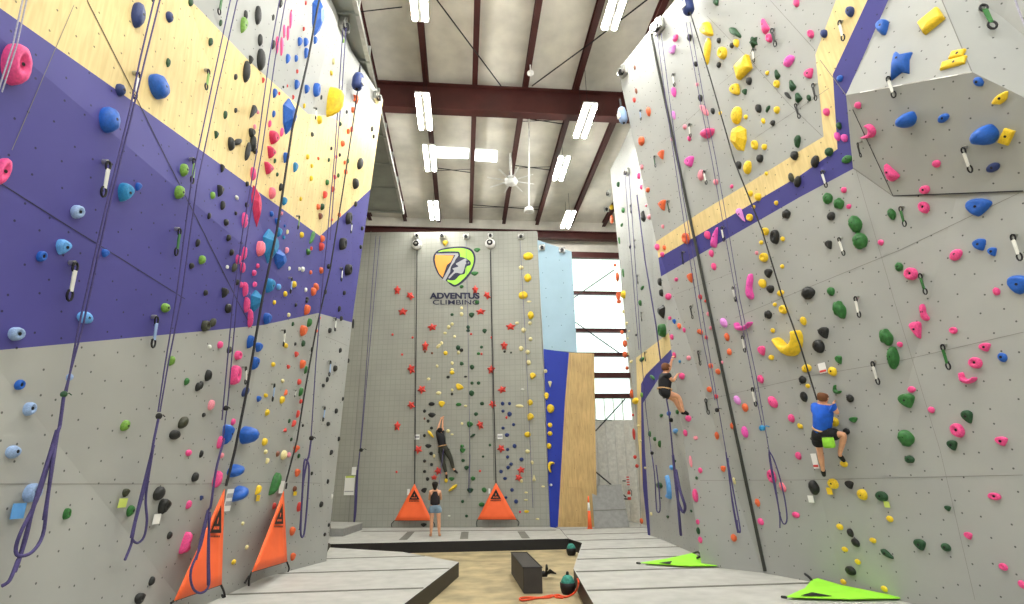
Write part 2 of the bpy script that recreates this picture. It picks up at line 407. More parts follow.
# side walls of the building behind the climbing walls
m = MB(); m.box((-9, -9, 0), (-8.7, YB+.3, CEIL)); m.build('wall_side_left', 'liner', kind='structure')
m = MB(); m.box((8.7, -9, 0), (9, YB+.3, CEIL)); m.build('wall_side_right', 'liner', kind='structure')
# purlins: Z-profile, every second one seen as one thing
def ibeam(m, p, q, w, h, t=.03, side=Vector((1, 0, 0))):
    p = Vector(p); q = Vector(q); s = side.normalized()*w/2; H = Vector((0, 0, h)); tt = Vector((0, 0, t)); ss = side.normalized()*t/2
    def bx(a, sv, up): m.hexa([a-sv, a+sv, a+sv+(q-p), a-sv+(q-p), a-sv+up, a+sv+up, a+sv+up+(q-p), a-sv+up+(q-p)])
    bx(p, s, tt); bx(p+H-tt, s, tt); bx(p+tt, ss, H-2*tt)
px = [-6.35, -4.67, -2.99, -1.36, .2, 1.84, 3.5, 5.2, 6.9]
for x in px:
    m = MB(); ibeam(m, (x, -8, CEIL-.26), (x, YB, CEIL-.26), .17, .25); m.build('ceiling_purlin', 'maroon', group='ceiling purlins', kind='structure')
for y, dep, w, lo in ((14.05, .98, .32, 0), (1.0, .98, .32, 0), (YB-.4, .4, .3, .55)):
    m = MB(); ibeam(m, (-8.7, y, CEIL-.26-dep-lo), (8.7, y, CEIL-.26-dep-lo), w, dep, .05, Vector((0, 1, 0)))
    m.build('ceiling_rafter', 'maroon', group='main roof rafters', kind='structure')
def rod(name, pts, r=.02, mt='darksteel'):
    m = MB(); m.tube(pts, r, 5); return m.build(name, mt, kind='structure')
cz = CEIL-.5
rod('trim_5', [onz(422, -20, cz), onz(501, 86, cz)]); rod('trim_6', [onz(532, 86, cz), onz(592, 42, cz), onz(660, -10, cz)])
rod('trim_7', [onz(358, 12, cz), onz(402, 7, cz-.1)], .015)
# reflected sunlight on the ceiling, put in as thin glowing sheets
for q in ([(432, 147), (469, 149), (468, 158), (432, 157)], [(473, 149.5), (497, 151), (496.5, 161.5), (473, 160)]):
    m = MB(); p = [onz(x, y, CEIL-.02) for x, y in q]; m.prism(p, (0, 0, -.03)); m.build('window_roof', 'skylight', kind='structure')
# mats
def seamline(m, y1, x1, y2, x2, z):
    a, b = onz(x1, y1, z), onz(x2, y2, z); d = Vector((0, .06, 0)); m.face([a-d, b-d, b+d, a+d])
left_px = [(403, 552), (459, 562)]
A, B2, Cc = onz(403, 552, MAT_Z), onz(459, 562, MAT_Z), onz(404, 604, MAT_Z)
dirn = (Cc-B2); E2 = B2+dirn*3.0
lm = [Vector((-3.2, 13.9, MAT_Z)), onz(330, 547.5, MAT_Z), A, B2, Vector((E2.x, E2.y, MAT_Z)), Vector((-4.1, E2.y, MAT_Z)), Vector((-3.85, 9, MAT_Z)), Vector((-3.75, 11.1, MAT_Z)), Vector((-3.1, 13.1, MAT_Z))]
def mat_thing(name, poly, label, seams, group=None):
    c = sum(poly, Vector())/len(poly); c.z = 0
    o = thing(name, c, label, 'mat', group)
    m = MB(); top = [Vector((p.x, p.y, MAT_Z)) for p in poly]; n = len(top)
    m.face(top)
    m.build('mat_top', 'matt', o)
    m = MB()
    for k in range(n):
        a, b = top[k], top[(k+1) % n]; m.face([a, b, Vector((b.x, b.y, .0)), Vector((a.x, a.y, .0))])
    m.build('mat_side', 'matedge', o)
    for (p, q, w) in seams:
        m = MB(); p = Vector((p[0], p[1], MAT_Z+.004)); q = Vector((q[0], q[1], MAT_Z+.004)); s = (q-p).cross(Vector((0, 0, 1))).normalized()*w
        m.prism([p-s, q-s, q+s, p+s], (0, 0, .004)); m.build('joint_strip', 'matseam', o)
    return o
def clipx(y, poly):
    xs = []
    n = len(poly)
    for i in range(n):
        a, b = poly[i], poly[(i+1) % n]
        if (a.y > y) != (b.y > y): xs.append(a.x+(b.x-a.x)*(y-a.y)/(b.y-a.y))
    return (min(xs), max(xs)) if xs else None
def seams_for(poly, ys, w=.045):
    out = []
    for y in ys:
        c = clipx(y, poly)
        if c: out.append(((c[0]+.02, y), (c[1]-.02, y), w))
    return out
mat_thing('floor_mat', lm, 'grey padded floor mat with pointed corner along the orange banners', seams_for(lm, (13.5, 11.6, 9.68, 7.8, 6.0)))
e = [onz(x, y, MAT_Z) for x, y in [(340, 543.5), (568.5, 538.6), (582, 543), (573.5, 569), (593.5, 604)]]
d2 = (e[4]-e[3]); e5 = e[4]+d2*1.6
rm = [e[1], e[2], e[3], e[4], e5, Vector((7.2, e5.y, 0)), Vector((6.2, 7.5, 0)), Vector((5.75, 9.9, 0)), Vector((5.75, 16.9, 0)), Vector((6.6, 17.0, 0)), Vector((6.6, 23.4, 0)), Vector((4.2, 23.4, 0)), Vector((3.3, 20.3, 0)), onz(560, 528.5, MAT_Z)]
rm = [Vector((p.x, p.y, MAT_Z)) for p in rm]
mat_thing('floor_mat', rm, 'grey padded floor mat below the wall with the boy in blue', seams_for(rm, (19.2, 17.4, 15.8, 13.89, 12.31, 10.76, 9.04, 7.4, 5.9)))
bmx = [onz(331, 544, MAT_Z), e[1]+Vector((-.01, 0, 0)), onz(559.5, 528.5, MAT_Z), BQ+Vector((0, .02, MAT_Z)), BP+Vector((0, .02, MAT_Z)), b0+Vector((.5, 0, MAT_Z))]
bmx = [Vector((p.x, p.y, MAT_Z)) for p in bmx]
ss = []
def vs(x1, y1, x2, y2):
    a, b = onz(x1, y1, MAT_Z), onz(x2, y2, MAT_Z); ss.append(((a.x, a.y), (b.x, b.y), .12))
vs(411, 532, 403, 540); vs(465, 532, 464, 539); vs(521, 531.5, 526, 538.5)
a, b = onz(362, 531.5, MAT_Z), onz(556, 530.2, MAT_Z); ss.append(((a.x, a.y), (b.x, b.y), .1))
mat_thing('floor_mat', bmx, 'grey padded floor mat under the belaying woman', ss)
# grey platform end at the far left
p = [onz(330, 536.5, .28), onz(343, 536.5, .28), onz(362, 529.8, .28), onz(330, 529, .28)]
o = thing('platform', (p[0].x, p[0].y, .28), 'low grey padded platform beside the two white notices', 'platform')
m = MB(); m.prism(p, (0, 0, .22)); m.build('platform_body', 'pad', o)
m = MB(); m.prism([Vector((q.x, q.y, .5)) for q in p], (0, 0, .03)); m.build('platform_top', 'matt', o)
# duct above the left wall
dz = 12.42
dx = onz(405, 225, dz).x; 
o = thing('air_duct', (dx-1, 15, dz), 'long galvanised air duct above the tall wall of blue holds', 'duct')
m = MB(); m.box((dx-1.9, 4, dz), (dx, 19.9, dz+.42)); m.build('duct_body', 'galv', o)
for y in (7.0, 8.4, 9.9, 11.4, 13.0, 14.6, 16.2, 17.8, 19.7):
    m = MB(); m.box((dx-1.95, y, dz-.06), (dx+.06, y+.07, dz+.46)); m.build('duct_flange', 'galv', o)
m = MB(); m.box((dx-.03, 4, dz-.05), (dx+.07, 19.9, dz+.05)); m.build('edge_angle', 'steel', o)
# rebuild the casting surfaces from the real walls
add_cast(lv, lf, 'left'); add_cast(rv, rf, 'right'); add_cast(vol, vfaces, 'volume'); add_cast(fv, ff, 'farright')
bext = [b0, Vector((b1.x+3.5*bd.x, b1.y+3.5*bd.y, 0)), Vector((b1.x+3.5*bd.x, b1.y+3.5*bd.y, 13)), Vector((b0.x, b0.y, 13))]
add_cast(bext, [(0, 1, 2, 3)], 'back'); build_bvh()
def seam(pts, w=.012, mt='seam', off=.004, name='panel_joint'):
    pts = [W(x, y, off) for x, y in smooth2(pts)]
    m = MB()
    for a, b in zip(pts, pts[1:]):
        h = hit(*proj((a+b)/2)); n = h[1] if h else Vector((0, -1, 0)); s = (b-a).cross(n)
        if s.length > 1e-6: s = s.normalized()*w*.6; m.face([a-s, b-s, b+s, a+s])
    return m
def smooth2(pts, step=14):
    out = []
    for (x1, y1), (x2, y2) in zip(pts, pts[1:]):
        n = max(1, int(math.hypot(x2-x1, y2-y1)/step))
        out += [(x1+(x2-x1)*k/n, y1+(y2-y1)*k/n) for k in range(n)]
    return out+[pts[-1]]
JL = [([(0, 183), (60, 221), (120, 258), (185, 299)], .007, 'darkseam'), ([(87, 0), (135, 95), (162, 150), (200, 225), (238, 302), (252, 328)], .012, 'darkseam'),
      ([(74, 5), (57, 45), (12, 150)], .005, 'seam'), ([(0, 484), (200, 484)], .006, 'seam'), ([(202, 484), (285, 482)], .006, 'seam'), ([(289, 482), (336, 484)], .006, 'seam'),
      ([(318, 314), (287, 480), (262, 576)], .004, 'seam'), ([(320, 236), (337, 125)], .006, 'seam'), ([(344, 116), (349, 56)], .006, 'seam'), ([(325, 336), (348, 346)], .005, 'seam')]
JR = [([(735, 318), (775, 301), (900, 250), (1019, 193)], .006, 'seam'), ([(705, 400), (810, 376), (899, 361), (1024, 332)], .005, 'seam'), ([(700, 480.5), (800, 480), (1023, 475)], .005, 'seam'),
      ([(856, 170), (894, 300), (940, 450), (975, 600)], .004, 'seam'), ([(663, 142), (705, 105)], .006, 'seam'), ([(719, 85), (737, 70), (760, 55)], .005, 'seam'), ([(755, 138), (800, 108), (829, 88)], .006, 'seam'),
      ([(707, 16), (745, 55), (790, 105), (822, 136)], .006, 'seam'), ([(770, 0), (815, 50)], .006, 'seam'), ([(737, 271), (660, 300)], .004, 'seam'), ([(853, 168), (893, 196)], .01, 'seam'), ([(893, 196), (1023, 191)], .012, 'darkseam'),
      ([(846, 95), (893, 196)], .01, 'darkseam'), ([(846, 95), (972, 72)], .012, 'white'), ([(972, 72), (942, 0)], .008, 'seam'), ([(820, 60), (846, 95)], .008, 'seam')]
JF = [([(622, 172), (636, 358), (641, 530)], .01, 'seam')]
JB = [([(348, 527), (371, 231)], .02, 'seam'), ([(415, 252), (414.5, 480)], .012, 'darkseam'), ([(442, 240), (442, 405)], .01, 'seam'), ([(490, 252), (494, 480)], .012, 'darkseam'), ([(467, 240), (470, 500)], .008, 'seam'),
      ([(519, 240), (527, 520)], .008, 'seam')]
k = 20
for grp in (JL, JR, JF, JB):
    for pts, w, mt in grp:
        m = seam(pts, w, mt); m.build('trim_%d' % k, mt, kind='structure'); k += 1
# black rubber strip up the fold of the right wall
m = MB(); a = [W(650.3+(765-650.3)*t, 31+(571-31)*t, .02) for t in [i/24 for i in range(25)]]
m.tube(a, .03, 6); m.build('trim_19', 'rubber', kind='structure')
# ================================================================ LAMPS, FAN, PENDANTS
def light_fixture(c, label, L=1.6, wd_=.42):
    o = thing('ceiling_light', c, label, 'light', 'twin-tube ceiling lights'); c = Vector(c)
    m = MB(); m.box((c.x-wd_/2, c.y-L/2, c.z+.03), (c.x+wd_/2, c.y+L/2, c.z+.09)); m.box((c.x-.05, c.y-L/2, c.z-.03), (c.x+.05, c.y+L/2, c.z+.03)); m.build('housing', 'white', o)
    for s in (-1, 1):
        m = MB(); m.box((c.x+s*.135-.055, c.y-L/2+.03, c.z-.035), (c.x+s*.135+.055, c.y+L/2-.03, c.z+.025)); m.build('tube', 'tube', o)
    m = MB()
    for yy in (-.4, .4): m.tube([(c.x, c.y+yy, c.z+.09), (c.x, c.y+yy, CEIL)], .008, 4)
    m.build('hanger', 'darksteel', o)
def lf_(x, y, z, lab, **k): light_fixture(tuple(onz(x, y, z)), lab, **k)
LZ = 13.05
lf_(418, -6, LZ, 'bright twin-tube light cut by the top edge above the tall blue-hold wall'); lf_(617, 4, LZ, 'bright twin-tube light touching the top edge, beside the wall with the navy device')
lf_(424, 113, 12.3, 'bright twin-tube light just under the big maroon beam, above the logo'); lf_(585, 122, 12.3, 'bright twin-tube light below the beam, over the tall windows')
lf_(430, 159, LZ, 'bright twin-tube light next to the glowing roof panel'); lf_(561, 169, LZ, 'bright twin-tube light beyond the ceiling fan')
lf_(434, 211, LZ, 'small far twin-tube light directly above the climbing logo'); lf_(568, 220, LZ, 'small far twin-tube light above the pale blue panel')
for i, y in enumerate((5.5, 2.0, -1.5, -5)):
    for x, s in ((-1.2, 'blue-hold'), (3.2, 'green-hold')):
        light_fixture((x, y, LZ), 'twin-tube ceiling light above the frame on the %s side, %s from the beam' % (s, ('third', 'fourth', 'fifth', 'sixth')[i]))
# ceiling fan
c = onz(511, 180, 13.0)
o = thing('ceiling_fan', c, 'large white ceiling fan with eight slim blades below the roof', 'fan')
m = MB(); m.tube([(c.x, c.y, c.z), (c.x, c.y, CEIL)], .05, 8); m.build('pole', 'white', o)
m = MB(); m.lathe(c, [(.1, -.2), (.24, -.15), (.26, .0), (.16, .12), (.06, .2)], seg=16); m.build('motor_hub', 'white', o, smooth=True)
for k in range(8):
    a = math.pi*2*k/8+.2; d = Vector((math.cos(a), math.sin(a), 0)); s = Vector((-d.y, d.x, .15))*.035
    m = MB(); p = c+d*.2+Vector((0, 0, -.05)); q = c+d*.95+Vector((0, 0, -.05)); m.prism([p-s, q-s*.7, q+s*.7, p+s], (0, 0, .02)); m.build('blade', 'white', o)
# long white pendant
c0 = onz(529, 119, 13.9); c1 = ony(529, 209, c0.y)
o = thing('pendant_lamp', c1, 'long white rod hanging down right of the fan with a small lamp head', 'lamp')
m = MB(); m.tube([c0, c1], .03, 6); m.build('rod', 'white', o)
m = MB(); m.lathe(c1, [(.03, .1), (.14, .02), (.17, -.1), (.15, -.12)], seg=14); m.build('lamp_head', 'white', o, smooth=True)
c = onz(530.5, 74, 13.6)
o = thing('smoke_detector', c, 'small white round detector on the purlin before the beam', 'detector')
m = MB(); m.lathe(c, [(.1, .06), (.1, 0), (.06, -.04)], seg=14); m.build('detector_body', 'white', o)
m = MB(); m.tube([c, (c.x, c.y, CEIL-.25)], .02, 5); m.build('detector_stem', 'white', o)
# ================================================================ ANCHORS AND BELAY DEVICES
def frame_at(x, y, off=0):
    h = hit(x, y); n = h[1]; u = Vector((0, 0, 1)).cross(n).normalized(); v = n.cross(u)
    if (proj(h[0]+u*.1)-proj(h[0])).x < 0: u = -u
    if (proj(h[0]+v*.1)-proj(h[0])).y > 0: v = -v
    return W(x, y, off), u, v, n
def anchor(x, y, label, s=1.0, off=.1):
    p, u, v, n = frame_at(x, y, off)
    o = thing('rope_anchor', p, label, 'anchor', 'rope anchors')
    m = MB(); a = .13*s
    m.hexa([p-u*a-v*a-n*off*.8, p+u*a-v*a-n*off*.8, p+u*a-v*a, p-u*a-v*a, p-u*a+v*a-n*off*.8, p+u*a+v*a-n*off*.8, p+u*a+v*a, p-u*a+v*a]); m.build('backplate', 'white' if y < 300 and 410 < x < 600 else 'steel', o)
    m = MB()
    for sg in (-1, 1):
        c = p+u*a*.55*sg+n*.05; m.tube([c+u*.07*s*math.cos(t)+v*.1*s*math.sin(t) for t in [i*math.pi/5 for i in range(10)]], .02*s, 5, closed=True)
    m.build('ring', 'steel', o)
    m = MB(); m.lathe(p-v*.05*s, [(.08*s, .0), (.08*s, .08)], n, 10); m.build('pulley', 'darksteel', o)
for x, y, l, s in [(345, 25, 'metal rope anchor at the wall top, right of the blue diamond volume', 1.2), (378, 97, 'metal rope anchor on the far top corner, beside the maroon beam', .9),
                   (657, 26, 'metal rope anchor at the top of the black rubber strip', 1.2), (622, 71, 'metal rope anchor on the top outer corner of the tall wall', 1.0),
                   (442, 235, 'small white rope anchor above the logo shield, its yellow hold below', .9), (466, 236, 'small white rope anchor between the logo and the round belay device', .9),
                   (521, 236, 'small white rope anchor above the column of yellow holds', .9), (417, 235, 'small white bracket over the round belay device beside the logo', .8), (490.5, 235, 'small red and white bracket over a round belay device', .8),
                   (542, 247, 'small anchor on the pale blue panel corner', .9), (562, 249.5, 'small anchor on top of the pale blue panel', .9), (626, 172, 'dark rope anchor at the top of the narrow far wall', .8),
                   (608.5, 193, 'black pulley on the outer edge of the far wall, upper of two', .8), (606.5, 209, 'black pulley on the outer edge of the far wall, beside a yellow hold', .8)]:
    anchor(min(x, 999), y, l, s) if hit(x, y) else print('no anchor hit', x, y)
def round_device(x, y, label):
    p, u, v, n = frame_at(x, y, .02); o = thing('auto_belay', p, label, 'belay device', 'round auto belays on the back wall')
    m = MB(); m.lathe(p, [(.2, 0), (.22, .1), (.18, .2), (.1, .22)], n, 18); m.build('housing', 'white', o, smooth=True)
    m = MB(); m.lathe(p+n*.2, [(.13, 0), (.13, .05), (.05, .06)], n, 14); m.build('drum', 'black', o)
    m = MB(); m.lathe(p+n*.25, [(.06, 0), (.05, .03)], n, 10); m.build('hub_cap', 'steel', o)
    m = MB(); m.hexa([p-u*.05+v*.18, p+u*.05+v*.18, p+u*.05+v*.18+n*.1, p-u*.05+v*.18+n*.1, p-u*.05+v*.4, p+u*.05+v*.4, p+u*.05+v*.4+n*.1, p-u*.05+v*.4+n*.1]); m.build('hanger', 'steel', o)
round_device(417.5, 245.5, 'round white auto belay left of the logo shield'); round_device(490.5, 244.5, 'round white auto belay right of the logo shield')
def box_device(x, y, w, h, label, body='hN'):
    p, u, v, n = frame_at(x, y, .25); o = thing('auto_belay', p, label, 'belay device', 'navy auto belays at wall tops')
    k = (proj(p+v)-proj(p)).length; H = h/k/2; Wd = H*w/h*.9
    prof = [(Wd*.7, -H), (Wd, -H*.7), (Wd*1.05, H*.3), (Wd*.8, H*.8), (Wd*.4, H)]
    m = MB(); m.lathe(p, prof, v, 12); m.build('housing', body, o, smooth=True)
    q = p+n*Wd; m = MB(); m.hexa([q-u*Wd*.5-v*H*.5, q+u*Wd*.5-v*H*.5, q+u*Wd*.5-v*H*.5+n*.03, q-u*Wd*.5-v*H*.5+n*.03, q-u*Wd*.5+v*H*.1, q+u*Wd*.5+v*H*.1, q+u*Wd*.5+v*H*.1+n*.03, q-u*Wd*.5+v*H*.1+n*.03]); m.build('label_plate', 'card', o)
    m = MB(); m.tube([p+v*H*.9, p+v*(H+.25)], .03, 6); m.build('hanger', 'darksteel', o); m = MB(); m.lathe(p-v*H*1.1, [(Wd*.3, 0), (Wd*.3, .1)], v, 8); m.build('strap_outlet', 'darksteel', o)
box_device(358, 81, 10, 15, 'navy auto belay with white plate at the wall top above orange flower-shaped hold')
box_device(687.5, 5, 10, 16, 'navy auto belay at the top edge of the picture, strap leading to the boy')
box_device(622.5, 115, 8, 15, 'pale blue and white auto belay at the outer corner, level with the maroon beam', 'hL')
# ================================================================ ROPES AND STRAPS
def rope(name, strands, mt, r, label, cat, hank=None, gear=None, off=.16, group=None, gearmat='black', hoff=.03):
    pts0 = W(*strands[0][0][:2], off); o = thing(name, pts0, label, cat, group)
    for st in strands:
        m = MB(); P = [W(p[0], p[1], p[2] if len(p) > 2 else off) for p in st]; m.tube(P, r, 5); m.build('rope_strand' if 'rope' in name else 'webbing', mt, o)
    if hank:
        for hk in hank:
            m = MB(); P = smoothpath([W(x, y, off+hoff+.02*(i % 3)) for i, (x, y) in enumerate(hk)], 4); m.tube(P, r*1.7, 5); m.build('hank', mt, o, smooth=True)
    if gear:
        x, y, s = gear; p, u, v, n = frame_at(x, y, off+.03); k = s/(proj(p+v)-proj(p)).length
        m = MB(); m.lathe(p-v*k*.4, [(k*.3, 0), (k*.45, k*.3), (k*.4, k*.6), (k*.2, k*.8)], v, 8); m.build('belay_gear', gearmat, o)
        m = MB(); m.tube([p+u*k*.3, p+u*k*.8+v*k*.25, p+u*k*1.3+v*k*.05], k*.08, 5); m.build('gear_handle', gearmat, o)
    return o
TR = 'top_rope'
rope(TR, [[(32, -25), (17, 45), (2, 92)], [(28, -25), (13, 45), (-2, 92)]], 'rope2', 0.006, 'pale double rope crossing the large pink hold', 'rope')
rope(TR, [[(163, -12), (145, 60), (133, 110), (107, 215), (82, 330), (64, 395)], [(157, -12), (140, 60), (130, 110), (104, 215), (78, 330), (66, 395)]], 'rope', 0.0087, 'violet top rope with orange carabiner and long coiled hank, near the pale blue holds', 'rope',
     hank=[[(64, 395), (60, 425), (58, 432), (47, 470), (37, 500), (22, 530), (16, 548), (19, 556), (32, 552), (43, 535), (47, 505), (52, 465), (57, 430)],
           [(57, 430), (42, 480), (30, 520), (20, 556), (18, 560), (10, 580), (2, 586)], [(58, 430), (50, 455), (34, 505), (27, 535), (20, 558), (15, 572)], [(58, 430), (52, 470), (44, 520)]], gear=(64, 394, 7), gearmat='hd')
rope(TR, [[(240, -12), (216, 95), (197, 185), (181, 300), (168, 365), (160, 412)], [(233, -12), (210, 95), (191, 185), (176, 300), (165, 365), (158, 412)]], 'rope', 0.0081, 'violet top rope crossing the plywood band, black gear and hank beside black holds', 'rope',
     hank=[[(159, 416), (156, 430), (153, 445), (148, 475), (136, 520), (132, 537), (137, 543), (144, 537), (147, 520), (146, 495), (153, 450)], [(154, 445), (140, 500), (133, 535), (131, 545), (125, 560)], [(153, 447), (137, 512), (131, 538)]], gear=(159, 416, 7))
rope(TR, [[(287, -8), (275, 60), (262, 150), (248, 230), (237, 300), (228, 400), (223, 440)], [(281, -8), (269, 60), (257, 150), (243, 230), (233, 300), (222, 420)]], 'rope', 0.0087, 'violet top rope passing the crimson spindle hold and looped over the orange banner', 'rope',
     hank=[[(224, 440), (216, 470), (211, 505), (208, 512), (201, 545), (191, 570), (193, 588), (201, 593), (209, 585), (209, 560), (209, 515)], [(208, 510), (203, 530), (196, 560)], [(210, 512), (208, 550), (208, 585)]], gear=(226, 408, 6), hoff=.32)
rope(TR, [[(343, 28), (339, 90), (335, 150), (327, 240), (321, 300), (316, 360), (311, 438)], [(346, 28), (342, 90), (337, 150), (330, 240)]], 'rope', 0.0112, 'thin violet top rope on the pale fold, its hank hanging near the second orange banner', 'rope',
     hank=[[(311, 440), (309, 455), (307, 462), (303, 485), (301, 520), (301, 535), (304, 534), (307, 505), (309, 470), (307, 461), (304, 463), (302, 500), (300, 530)]], gear=(311.5, 438, 5.5))
rope(TR, [[(376, 236, .3), (371, 300, .3), (364, 400, .3), (360, 450, .35)], [(380, 236, .3), (374, 300, .3), (365, 400, .3), (360.5, 450, .35)]], 'rope', 0.0136, 'violet top rope in front of the gridded wall beside two white notices', 'rope',
     hank=[[(360, 450), (358, 468), (357, 480), (356, 500), (354, 525), (355, 500), (357, 470)], [(358, 465), (356, 510), (353.5, 526)]], gear=(361, 450, 4.5), off=.35)
rope(TR, [[(657, 33), (667, 110), (679, 190), (690, 260), (703, 340), (715, 400)], [(661, 33), (671, 110), (682, 190), (694, 260), (707, 340), (718, 405), (726, 452)]], 'rope', 0.0081, 'violet top rope left of the black strip, hank in front of orange holds', 'rope',
     hank=[[(726, 452), (727, 460), (731, 490), (736, 520), (739, 532), (740, 528), (735, 500), (728, 462)], [(728, 458), (732, 500), (738, 533), (737, 520)]], gear=(717, 410, 5))
rope(TR, [[(686, 22), (700, 100), (712, 160), (726, 240), (737, 300), (751, 370), (762, 425)], [(690, 22), (704, 100), (716, 160), (730, 240), (740, 300), (756, 375), (769, 450)]], 'rope', 0.0068, 'violet top rope with teal belay gear, hank over large pink holds', 'rope',
     hank=[[(769, 450), (771, 462), (776, 490), (780, 515), (784, 524), (787, 518), (784, 495), (776, 465), (769, 452), (772, 475), (778, 505), (780, 520)], [(780, 512), (780, 528)]], gear=(762, 428, 7), gearmat='hT')
rope(TR, [[(629, 174), (633, 230), (637, 290), (641, 350), (646, 410), (651, 450)], [(625, 174), (629, 230), (634, 290), (639, 350)]], 'rope', 0.0099, 'violet top rope on the far wall, hank beside the lone dark green hold', 'rope',
     hank=[[(651, 450), (653, 462), (655, 480), (656, 500), (657, 511), (660, 510), (659, 490), (656, 465)]], gear=(652, 453, 4))
rope(TR, [[(637, 195), (645, 260), (656, 325), (663, 380), (669, 412), (673, 455)]], 'rope', .02, 'violet top rope behind the climber at the wall corner', 'rope',
     hank=[[(673, 455), (675, 475), (678, 500), (683, 512), (685, 506), (680, 490), (676, 470)], [(676, 473), (678, 500), (680, 525), (681, 535)]], gear=(671, 420, 5))
rope('cord', [[(1009, -20), (1017, 6), (1030, 40)]], 'rope2', .01, 'pale cord in the top corner beside a green quickdraw', 'cord')
rope(TR, [[(466, 240), (468, 330), (469.5, 420), (470, 498)]], 'rope', 0.0074, 'thin dark rope down the back wall among green holds', 'rope', hank=[[(470, 455), (469, 475), (468.5, 490)]])
rope(TR, [[(520, 240), (526, 350), (530, 440), (533, 508)]], 'rope', 0.0087, 'thin dark rope down the back wall beside the yellow holds', 'rope')
ST = 'belay_strap'
rope(ST, [[(320, -5), (308, 60), (292, 130), (277, 230), (262, 300), (246, 395), (235, 450), (226, 486)]], 'strap', .02, 'black webbing strap running past blue volumes down to the leading orange banner', 'strap', group='belay straps')
rope(ST, [[(358, 88), (352, 130), (343, 190), (330, 270), (316, 330), (305, 390), (297, 440), (286, 482)]], 'strap', 0.0165, 'black webbing strap from the navy auto belay to the second orange banner', 'strap', group='belay straps')
rope(ST, [[(417, 250), (416, 350), (414.6, 484)]], 'strap', .02, 'black webbing strap left of the logo down to an orange banner', 'strap', off=.12, group='belay straps')
rope(ST, [[(490.5, 250), (492.5, 350), (496, 483)]], 'strap', .02, 'black webbing strap right of the logo down to an orange banner', 'strap', off=.12, group='belay straps')
rope(ST, [[(690, 12), (711, 80), (734, 160), (762, 230), (782, 296), (800, 345), (817, 400)]], 'strap', 0.0128, 'black webbing strap from the navy auto belay to the boy in blue', 'strap', off=.3, group='belay straps')
